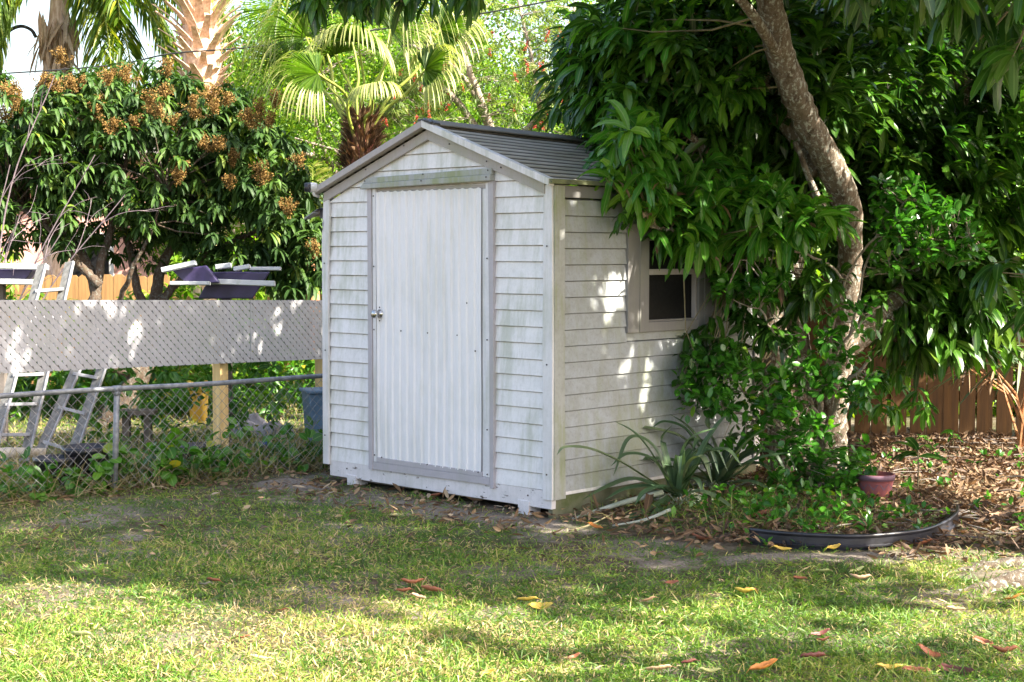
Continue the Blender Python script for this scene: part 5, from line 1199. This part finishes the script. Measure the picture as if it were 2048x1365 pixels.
def dry_clump():
    root = thing('dry_clump', 'dry brown stalks and drooping palm-like leaves at the right edge by the fence', 'plant', (4.4, 13.2, 0)); m = MB(); f = Fol()
    for k in range(9):
        a = rng.uniform(-.4, 1); e = np.array([-.35 + a * .7, rng.uniform(-.4, .3), rng.uniform(.5, 1.2)]); m.tube([(rng.uniform(-.1, .1), 0, 0), (e[0] * .4, e[1] * .4, e[2] * .7), e], [.014, .010, .004], 5)
        f.leaves(np.tile(e, (5, 1)), nrm(rng.normal(0, .6, (5, 3)) + np.array([e[0], 0, -.2])), .3, .02, 1.2, 5, rnd=rng.random(5) * .8)
    m.build('stalks', M['palm_fibre_tan'], root); f.build('dry_leaves', M['dryleaf'], root)
    f = Fol(); f.leaves(np.tile([0, 0, .8], (30, 1)) + rng.normal(0, .15, (30, 3)), nrm(rng.normal(0, .6, (30, 3)) + np.array([-.7, 0, .6])), .8, .03, 1.0, 5); f.build('green_leaves', M['agave'], root)
dry_clump()

# ------------------------------------------------------------------ leaf litter, grass, weeds
def bed_mask(x, y):
    """1 where the planting bed with leaf litter is"""
    e = G(1500, 1095); edge = 8.75 + .35 * np.clip((x - 2.4), 0, 9) * .0 + .25 * (vnoise(x, y, 1.1) - .5)
    side = x > np.interp(y, [8.6, 9.2, 10, 11, 12, 14.3], [1.3, .75, .42, 1.2, 2.0, 2.2])
    return side & (y > edge) & (y < 14.25) & ~in_shed(x, y, .0)
def litter():
    n = 46000; x = rng.uniform(.3, 6.2, n); y = rng.uniform(8.4, 14.25, n); ok = bed_mask(x, y) | (in_shed(x, y, .25) & ~in_shed(x, y, -.02) & (rng.random(n) < .4)) | ((x > 2.0) & (y > 8.4) & (rng.random(n) < .25)); ok &= ((x > 1.5) | (rng.random(n) < .45)) & (rng.random(n) < .25 + 1.1 * vnoise(x, y, 3.3)); x, y = x[ok], y[ok]
    z = rng.uniform(.012, .05, len(x)); f = Fol(); D = rdir(len(x), .0, .25)
    f.leaves(np.stack([x, y, z], 1), D, rng.uniform(.03, .095, len(x)) * np.where(rng.random(len(x)) < .06, 1.5, 1), rng.uniform(.010, .028, len(x)), rng.uniform(-.9, .6, len(x)), 3, .6, np.clip(rng.beta(1.2, 1.6, len(x)) * .8 + (vnoise(x, y, 2.5) - .45) * .5, 0, 1), roll=1.3, wavy=.3)
    tag(f.build('leaf_litter', M['dryleaf']), 'thick brown leaf litter covering the bed up to the picket fence', 'leaf litter', kind='stuff')
    # fine debris in front of the shed and along the mesh
    n = 3800; x = rng.uniform(-3.8, 1.5, n); y = rng.uniform(8.6, 12.2, n); a, b = shed_local(x, y); t = (x - CF0[0]) * CFD[0] + (y - CF0[1]) * CFD[1]; dn = -(x - CF0[0]) * CFD[1] + (y - CF0[1]) * CFD[0]
    ok = ((b < 0) & (b > -.75) & (a > -2.4) & (a < .3)) | ((np.abs(dn) < .32) & (rng.random(n) < .8)); ok |= rng.random(n) < .10; ok &= ~in_shed(x, y, .02)
    x, y = x[ok], y[ok]; f = Fol(); f.leaves(np.stack([x, y, np.full(len(x), .02)], 1), rdir(len(x), .05, .25), rng.uniform(.03, .10, len(x)), rng.uniform(.008, .028, len(x)), rng.uniform(-.4, .2, len(x)), 3, .5, roll=.9)
    tag(f.build('dead_leaf_scatter', M['dryleaf']), 'scattered dead leaves and chips on the bare soil by shed and fence', 'dead leaves', kind='stuff')
litter()

def litter_sticks():
    m = MB()
    for k in range(150):
        a = rng.uniform(0, 6.28); L = rng.uniform(.12, .5); c = np.array([rng.uniform(1.2, 4.8), rng.uniform(9.0, 14.0), .045]); d = np.array([cos(a), sin(a) * .7, rng.uniform(-.06, .08)])
        if not bed_mask(c[:1], c[1:2])[0]: continue
        m.tube([c - d * L / 2, c + rng.normal(0, .012, 3), c + d * L / 2], [.006, .005, .003], 5, cap=False)
    tag(m.build('litter_sticks', M['old_wood']), 'thin grey-brown sticks strewn through the leaf litter', 'sticks', kind='stuff')
litter_sticks()
def bare(x, y):
    """0..1 how bare the lawn is"""
    a, b = shed_local(x, y)
    v = np.clip(1.15 - np.abs(b + .28) * 2.3, 0, 1) * ((a > -2.6) & (a < .6)) * .95
    v = np.maximum(v, np.clip(1 - np.abs(y - (8.55 + .08 * (x - 1))) * 2.6, 0, 1) * np.clip((x - .7) * 1.4, 0, 1) * 1.1)
    v = np.maximum(v, .42 * np.clip((y - 8.6) * .8, 0, 1))
    for px, py, r in ((450, 1065, .35), (250, 1080, .3), (1080, 1075, .35), (1330, 1125, .3), (600, 1000, .45), (1900, 1200, .35)):
        g = G(px, py); v = np.maximum(v, np.clip(1.2 - np.hypot(x - g[0], (y - g[1])) / r, 0, .8))
    return np.clip(v + (vnoise(x, y, 1.7) - .5) * .5 + (vnoise(x, y, 5) - .5) * .35, 0, 1)
make_ground()
def blades(n, xr, yr, L, W, name, mat, label, cond=None, pw=1.0, lean=.6, kind='stuff'):
    x = rng.uniform(*xr, n); y = yr[0] + (yr[1] - yr[0]) * rng.random(n) ** pw
    ok = (np.abs(x) < y * .33 + .9) if cond is None else cond(x, y); x, y = x[ok], y[ok]
    return x, y
def make_grass():
    n = 460000; y = 5.4 + 7.2 * rng.random(n) ** 1.5; x = (rng.random(n) * 2 - 1) * (y * .33 + .8)
    dn = -(x - CF0[0]) * CFD[1] + (y - CF0[1]) * CFD[0]
    bm = bed_mask(x, y); ok = ~in_shed(x, y, .03) & (dn < .15)
    pr = (1 - bare(x, y) * .96) * (.5 + .6 * vnoise(x + 7, y, 2.3)); pr = np.where(bm, .035, pr); ok &= rng.random(n) < pr
    ok &= (np.hypot((x - 2.6), (y - 8.05) * 2.2) > .32)
    x, y = x[ok], y[ok]; n = len(x)
    z = (vnoise(x, y, 1.2) - .5) * .03 + (vnoise(x, y, 4.5) - .5) * .018
    hgt = .55 + .75 * vnoise(x, y, 1.3) + .5 * vnoise(x, y, 6)
    dry = np.clip((vnoise(x, y, .9) - .35) * 1.1 + np.where(y > 8.3, .12, 0) + (vnoise(x, y, 4) - .5) * .5, 0, 1)
    isd = rng.random(n) < .12 + .42 * dry + .24 * (y < 8) * (x < .3)  # extra straw blades front left, painting the sunlit patch brighter
    pch = vnoise(x + 3, y + 5, 3.1) * .5 + vnoise(x, y, 9) * .3
    rnd = np.where(isd, rng.uniform(.76, 1, n), np.clip(pch + rng.uniform(-.15, .30, n), 0, .7))
    f = Fol(); D = rdir(n, .75, .4); L = rng.uniform(.024, .060, n) * hgt * np.where(isd, .8, 1); 
    ttall = rng.random(n) < .02; L = np.where(ttall, L * 1.8, L)
    f.leaves(np.stack([x, y, z - .004], 1), D, L, rng.uniform(.0036, .0078, n), rng.uniform(.1, 1.6, n), 2, .25, rnd, peak=.3, roll=1.2)
    nt = 9000; ty = 5.4 + 5.2 * rng.random(nt) ** 1.4; tx = (rng.random(nt) * 2 - 1) * (ty * .33 + .8); bb = bare(tx, ty)
    ok = ~in_shed(tx, ty, .05) & ~bed_mask(tx, ty) & (rng.random(nt) > bb * 1.1) & (vnoise(tx, ty, 2.2) > .38) & (-(tx - CF0[0]) * CFD[1] + (ty - CF0[1]) * CFD[0] < 0); tx, ty = tx[ok], ty[ok]
    k = rng.integers(6, 13, len(tx)); ix = np.repeat(np.arange(len(tx)), k); px_ = tx[ix] + rng.normal(0, .012, len(ix)); py_ = ty[ix] + rng.normal(0, .012, len(ix)); hh = rng.uniform(.6, 1.2, len(tx))[ix]
    f.leaves(np.stack([px_, py_, 0 * px_ - .003], 1), rdir(len(ix), .85, .4), rng.uniform(.035, .075, len(ix)) * hh, rng.uniform(.0045, .0070, len(ix)), rng.uniform(.3, 1.8, len(ix)), 3, .3, np.where(rng.random(len(ix)) < .10, .85, rng.uniform(.15, .68, len(ix))), peak=.3, roll=1.0)
    tag(f.build('lawn_grass', M['grass']), 'short patchy lawn of green and straw-coloured blades', 'grass', kind='stuff')
    # neighbour's rough grass
    n = 60000; x = rng.uniform(-7.5, .5, n); y = rng.uniform(10.7, 19, n); dn = -(x - CF0[0]) * CFD[1] + (y - CF0[1]) * CFD[0]
    ok = (dn > .25) & ~in_shed(x, y, .3) & (x > -.34 * y - .6); x, y = x[ok], y[ok]; n = len(x)
    f = Fol(); f.leaves(np.stack([x, y, 0 * x], 1), rdir(n, .9, .4), rng.uniform(.05, .16, n), rng.uniform(.005, .010, n), rng.uniform(.3, 1.4, n), 2, .2, np.where(rng.random(n) < .35, rng.uniform(.76, 1, n), rng.uniform(.2, .7, n)), peak=.3)
    tag(f.build('rough_grass', M['grass']), 'rough taller grass in the yard beyond the chain link fence', 'grass', kind='stuff')
    # far sunny grass tone beyond
make_grass()

def fence_weeds():
    # leafy vines and dry stems along the mesh
    L0, L1 = -1.3, 3.1
    f = Fol(); n = 330; s = rng.uniform(L0, L1, n); off = rng.uniform(-.06, .45, n); z = np.abs(rng.normal(0, .10, n)) + .02; z = np.minimum(z, .5)
    z = np.where(s > 1.6, z * 1.25, z)
    c = np.stack([CF0[0] + CFD[0] * s - CFD[1] * off, CF0[1] + CFD[1] * s + CFD[0] * off, z], 1)
    whorls(f, c, rdir(n, .6), 4, .085, .062, .7, K=4, spread=1.1, stem=.03, fold=.12)
    for px, py, r, k in ((60, 960, 25, 3), (85, 975, 30, 4), (320, 940, 45, 8), (355, 930, 30, 6), (215, 925, 20, 4), (235, 915, 16, 4), (330, 900, 30, 5), (375, 945, 24, 5), (220, 975, 22, 4), (450, 930, 25, 5)):
        Cc = PA(rng.normal(px, r * .5, k), rng.normal(py, r * .35, k), np.full(k, 10.5 + .0025 * px) + rng.normal(0, .06, k)); whorls(f, Cc, rdir(k, .4) + np.array([0, -.6, 0]), 4, .105, .080, .6, K=5, spread=1.1, stem=.03, fold=.10, rbase=rng.uniform(.4, 1, k))
    tag(f.build('fence_vines', M['weed']), 'round-leaved green vines tangled through the foot of the chain link fence', 'vines', kind='stuff')
    f = Fol(); n = 5200; s = rng.uniform(L0, L1, n); off = rng.uniform(-.15, 1.1, n)
    p = np.stack([CF0[0] + CFD[0] * s - CFD[1] * off, CF0[1] + CFD[1] * s + CFD[0] * off, 0 * s], 1)
    f.leaves(p, rdir(n, 1.1, .5), rng.uniform(.12, .42, n), rng.uniform(.003, .006, n), rng.uniform(.1, 1.1, n), 4, .2, roll=1, peak=.3)
    tag(f.build('dry_stems', M['drygrass']), 'tangle of dry straw stems behind and through the chain link fence', 'dry grass', kind='stuff')
    f = Fol(); n = 190; s = rng.uniform(1.5, 3.4, n); off = rng.uniform(1.3, 2.6, n); c = np.stack([CF0[0] + CFD[0] * s - CFD[1] * off, CF0[1] + CFD[1] * s + CFD[0] * off, rng.uniform(.1, 1.0, n)], 1)
    whorls(f, c, rdir(n, .3), 7, .11, .045, 1.0, K=3, stem=.02); tag(f.build('thicket', M['weed']), 'leafy green thicket between the pine post and the shed', 'undergrowth', kind='stuff')
    f = Fol(); n = 1500; x = rng.uniform(-7.5, .3, n); y = rng.uniform(17, 19, n); z = rng.random(n) * (.7 + 1.5 * vnoise(x, 0 * x, 1.3))
    whorls(f, np.stack([x, y, z], 1), rdir(n, .3), 9, .16, .05, 1.0, K=2); tag(f.build('far_bushes', M['oak']), 'low sunlit bushes at the foot of the tan back fence', 'bushes', kind='stuff')
    f = Fol(); n = 520; x = rng.uniform(-5.6, -.6, n); y = rng.uniform(15.6, 17.2, n); z = rng.random(n) * (.35 + .9 * vnoise(x, 0 * x + 3, 1.6))
    whorls(f, np.stack([x, y, z], 1), rdir(n, .3), 9, .15, .05, 1.0, K=2); tag(f.build('shade_bushes', M['weed']), 'low dark green bushes under the blossoming tree behind the lattice', 'bushes', kind='stuff')
    # ground cover in the bed
    f = Fol(); n = 310; x = np.concatenate([rng.normal(1.85, .40, 110), rng.uniform(1.2, 4.5, 200)]); y = np.concatenate([rng.normal(9.9, .5, 110), rng.uniform(9, 13.5, 200)]); ok = bed_mask(x, y); x, y = x[ok], y[ok]; n = len(x)
    whorls(f, np.stack([x, y, rng.uniform(.02, .14, n) * np.where(np.hypot(x - 1.8, y - 10) < .8, 1, .4)], 1), rdir(n, 1.2), 6, .065, .032, .6, K=3, spread=1.1, stem=.02)
    tag(f.build('bed_ground_cover', M['citrus']), 'low green creeper leaves between the strap plants and the clay pot', 'ground cover', kind='stuff')
    f = Fol(); n = 5200; x = rng.normal(1.65, .42, n); y = rng.normal(10.1, .55, n); ok = bed_mask(x, y) & (y > 9.1); x, y = x[ok], y[ok]; n = len(x)
    f.leaves(np.stack([x, y, 0 * x], 1), rdir(n, .8, .5), rng.uniform(.06, .2, n), .004, rng.uniform(.2, 1.3, n), 3, .2, rng.random(n) * .85, roll=1, peak=.3); tag(f.build('bed_grass', M['grass']), 'tuft of fine grass and straw under the shrub', 'grass', kind='stuff')
fence_weeds()

# individual fallen leaves on the lawn (positions as in the photograph)
def fallen():
    LV = [(425, 1172, 24, 'rust', 'curled rust-brown leaf, alone in the lawn front of centre left'), (412, 1180, 18, 'grey', 'grey folded leaf touching the lone rust-brown leaf'), (825, 1178, 40, 'rust', 'flat rust leaf, topmost of the small group in mid lawn'), (808, 1194, 26, 'rust', 'small rust leaf at the left end of the mid-lawn group'), (835, 1206, 26, 'tan', 'tan leaf standing on edge in the mid-lawn group'), (860, 1192, 38, 'rust', 'rust leaf at the right end of the mid-lawn group'),
          (1055, 1212, 34, 'yellow', 'yellow-tan curled leaf, left of a close pair right of mid-lawn'), (1085, 1222, 38, 'yellow', 'flatter yellow leaf, right of the close pair in mid-lawn'), (1488, 1196, 32, 'yellow', 'yellow leaf with a brown tip near the bare sandy strip'), (1500, 1190, 18, 'rust', 'tiny red-brown leaf touching the yellow one near the sandy strip'), (1715, 1150, 26, 'green', 'pale yellow-green leaf on the sandy strip before the black edging'),
          (1645, 1152, 24, 'green', 'narrow pale green leaf on the sandy strip, left of the rounder one'), (1562, 1108, 30, 'yellow', 'curled yellow leaf against the left end of the black edging'), (1665, 1105, 26, 'yellow', 'yellow leaf propped at the middle of the black edging'), (1845, 1098, 40, 'rust', 'wide rust leaf leaning on the right bend of the black edging'), (1880, 1110, 50, 'tan', 'long tan leaf on the soil right of the black edging'),
          (1318, 1352, 44, 'tan', 'large tan and rust leaf at the bottom of the lawn, left of the bottom row'), (1418, 1358, 36, 'green', 'half green half rust leaf in the bottom row'), (1528, 1348, 52, 'orange', 'bright orange-brown leaf in the bottom row'), (1775, 1350, 44, 'yellow', 'bright yellow leaf at the bottom of the lawn'), (1828, 1352, 46, 'rust', 'pinkish rust leaf just right of the bright yellow one'), (1915, 1353, 56, 'dark', 'dark red-brown curled leaf in the bottom right corner'),
          (1628, 1328, 44, 'dark', 'dark narrow leaf above the bottom row, right of centre'), (1860, 1322, 46, 'rust', 'rust leaf with a pale stalk near the right edge'), (1640, 1280, 34, 'dark', 'dark red leaf in the sunny patch at the right'), (1650, 1293, 24, 'rust', 'small rust leaf below the dark red one in the sunny patch'), (1965, 1292, 32, 'rust', 'upright rust leaf in the sunny grass at the right edge'), (2010, 1318, 40, 'rust', 'curled rust leaf touching the right edge'), (2030, 1208, 34, 'orange', 'orange-yellow leaf beside the exposed root'),
          (1380, 1338, 26, 'dark', 'small purplish leaf between the tan and orange leaves'), (980, 1355, 24, 'yellow', 'pale yellow leaf near the bottom centre'), (1148, 1322, 20, 'rust', 'small upright rust leaf below the shadow edge'), (515, 1330, 30, 'green', 'pale leaf lying in the sunny grass bottom left'), (565, 1232, 18, 'rust', 'tiny rust leaf at the shadow edge on the left'), (485, 1288, 22, 'rust', 'small rust leaf in the sunny grass on the left'), (160, 1285, 40, 'green', 'whitish green leaf in the sunny grass at far left'),
          (1345, 1172, 22, 'rust', 'small rust leaf in the shade right of centre'), (1300, 1210, 26, 'tan', 'tan leaf in the shade above the sunny band'), (1600, 1168, 24, 'rust', 'little pink-brown leaf just in front of the sand'), (1400, 88 + 1000, 34, 'rust', 'rust leaf among the dead stalks below the strap plants'), (1475, 1092, 40, 'tan', 'pale curled leaf standing below the strap plants'), (1190, 1062, 26, 'orange', 'orange leaf on the sunny soil by the pale stalk'),
          (880, 998, 30, 'rust', 'long rust chip under the shed sill'), (945, 1004, 30, 'tan', 'tan chip under the shed sill, nearer the corner'), (1720, 1108 + 60, 34, 'tan', 'tan leaf lying on the sand near the root'), (1910, 1350 - 120, 30, 'tan', 'tan leaf in the grass by the root tip'), (1520, 1040, 40, 'rust', 'broad rust leaf in the litter above the black edging'), (1990, 1045, 46, 'tan', 'stone-coloured curled leaf in the litter at the right')]
    cols = dict(rust=(.30, .105, .05), tan=(.46, .29, .17), yellow=(.58, .40, .06), green=(.42, .44, .16), orange=(.50, .19, .03), dark=(.15, .04, .03), grey=(.22, .21, .17)); ms = {}
    for k, c in cols.items(): ms[k] = simple('fallen_leaf_' + k, c, tuple(v * .62 for v in c), 28, .55, .4, 90, lo=.4, hi=.7)
    for px, py, wpx, kind, lab in LV:
        g = G(px, py); L = wpx / FPX * g[1] * 1.3; a = rng.uniform(-.5, .5) + (pi if rng.random() < .5 else 0); n = 10; V = []; curl = rng.uniform(.35, 1.0); lift = rng.uniform(.1, .55)
        wv = L * rng.uniform(.42, .62)
        for i in range(n + 1):
            t = i / n; w_ = wv * (max(t, .001) ** .5 * (1 - t) ** .6) * 1.5 / 2 + .0008; w_ *= 1 + .12 * sin(t * 23 + px); zc = .022 + lift * L * (t - .5) ** 2 * 1.6 + .0015 * sin(t * 9)
            for s in (-1, -.5, 0, .5, 1): V.append(((t - .5) * L, s * w_ * cos(curl * abs(s)), zc + abs(s) ** 1.5 * w_ * curl))
        F = [(i * 5 + j, i * 5 + j + 1, i * 5 + j + 6, i * 5 + j + 5) for i in range(n) for j in range(4)]
        m = MB(); m.add(V, F); m.tube([(-.5 * L - L * .16, 0, .02), (-.5 * L, 0, .024 + lift * L * .4)], [.0012, .0014], 5)
        o = m.build('fallen_leaf', ms[kind], None, smooth=True); so_ = o.modifiers.new('thickness', 'SOLIDIFY'); so_.thickness = .0008
        o.location = (g[0], g[1], .004); o.rotation_euler = (rng.uniform(.1, .8), rng.uniform(-.3, .3), a); tag(o, lab, 'leaf', 'fallen leaves on the lawn and bed')
fallen()
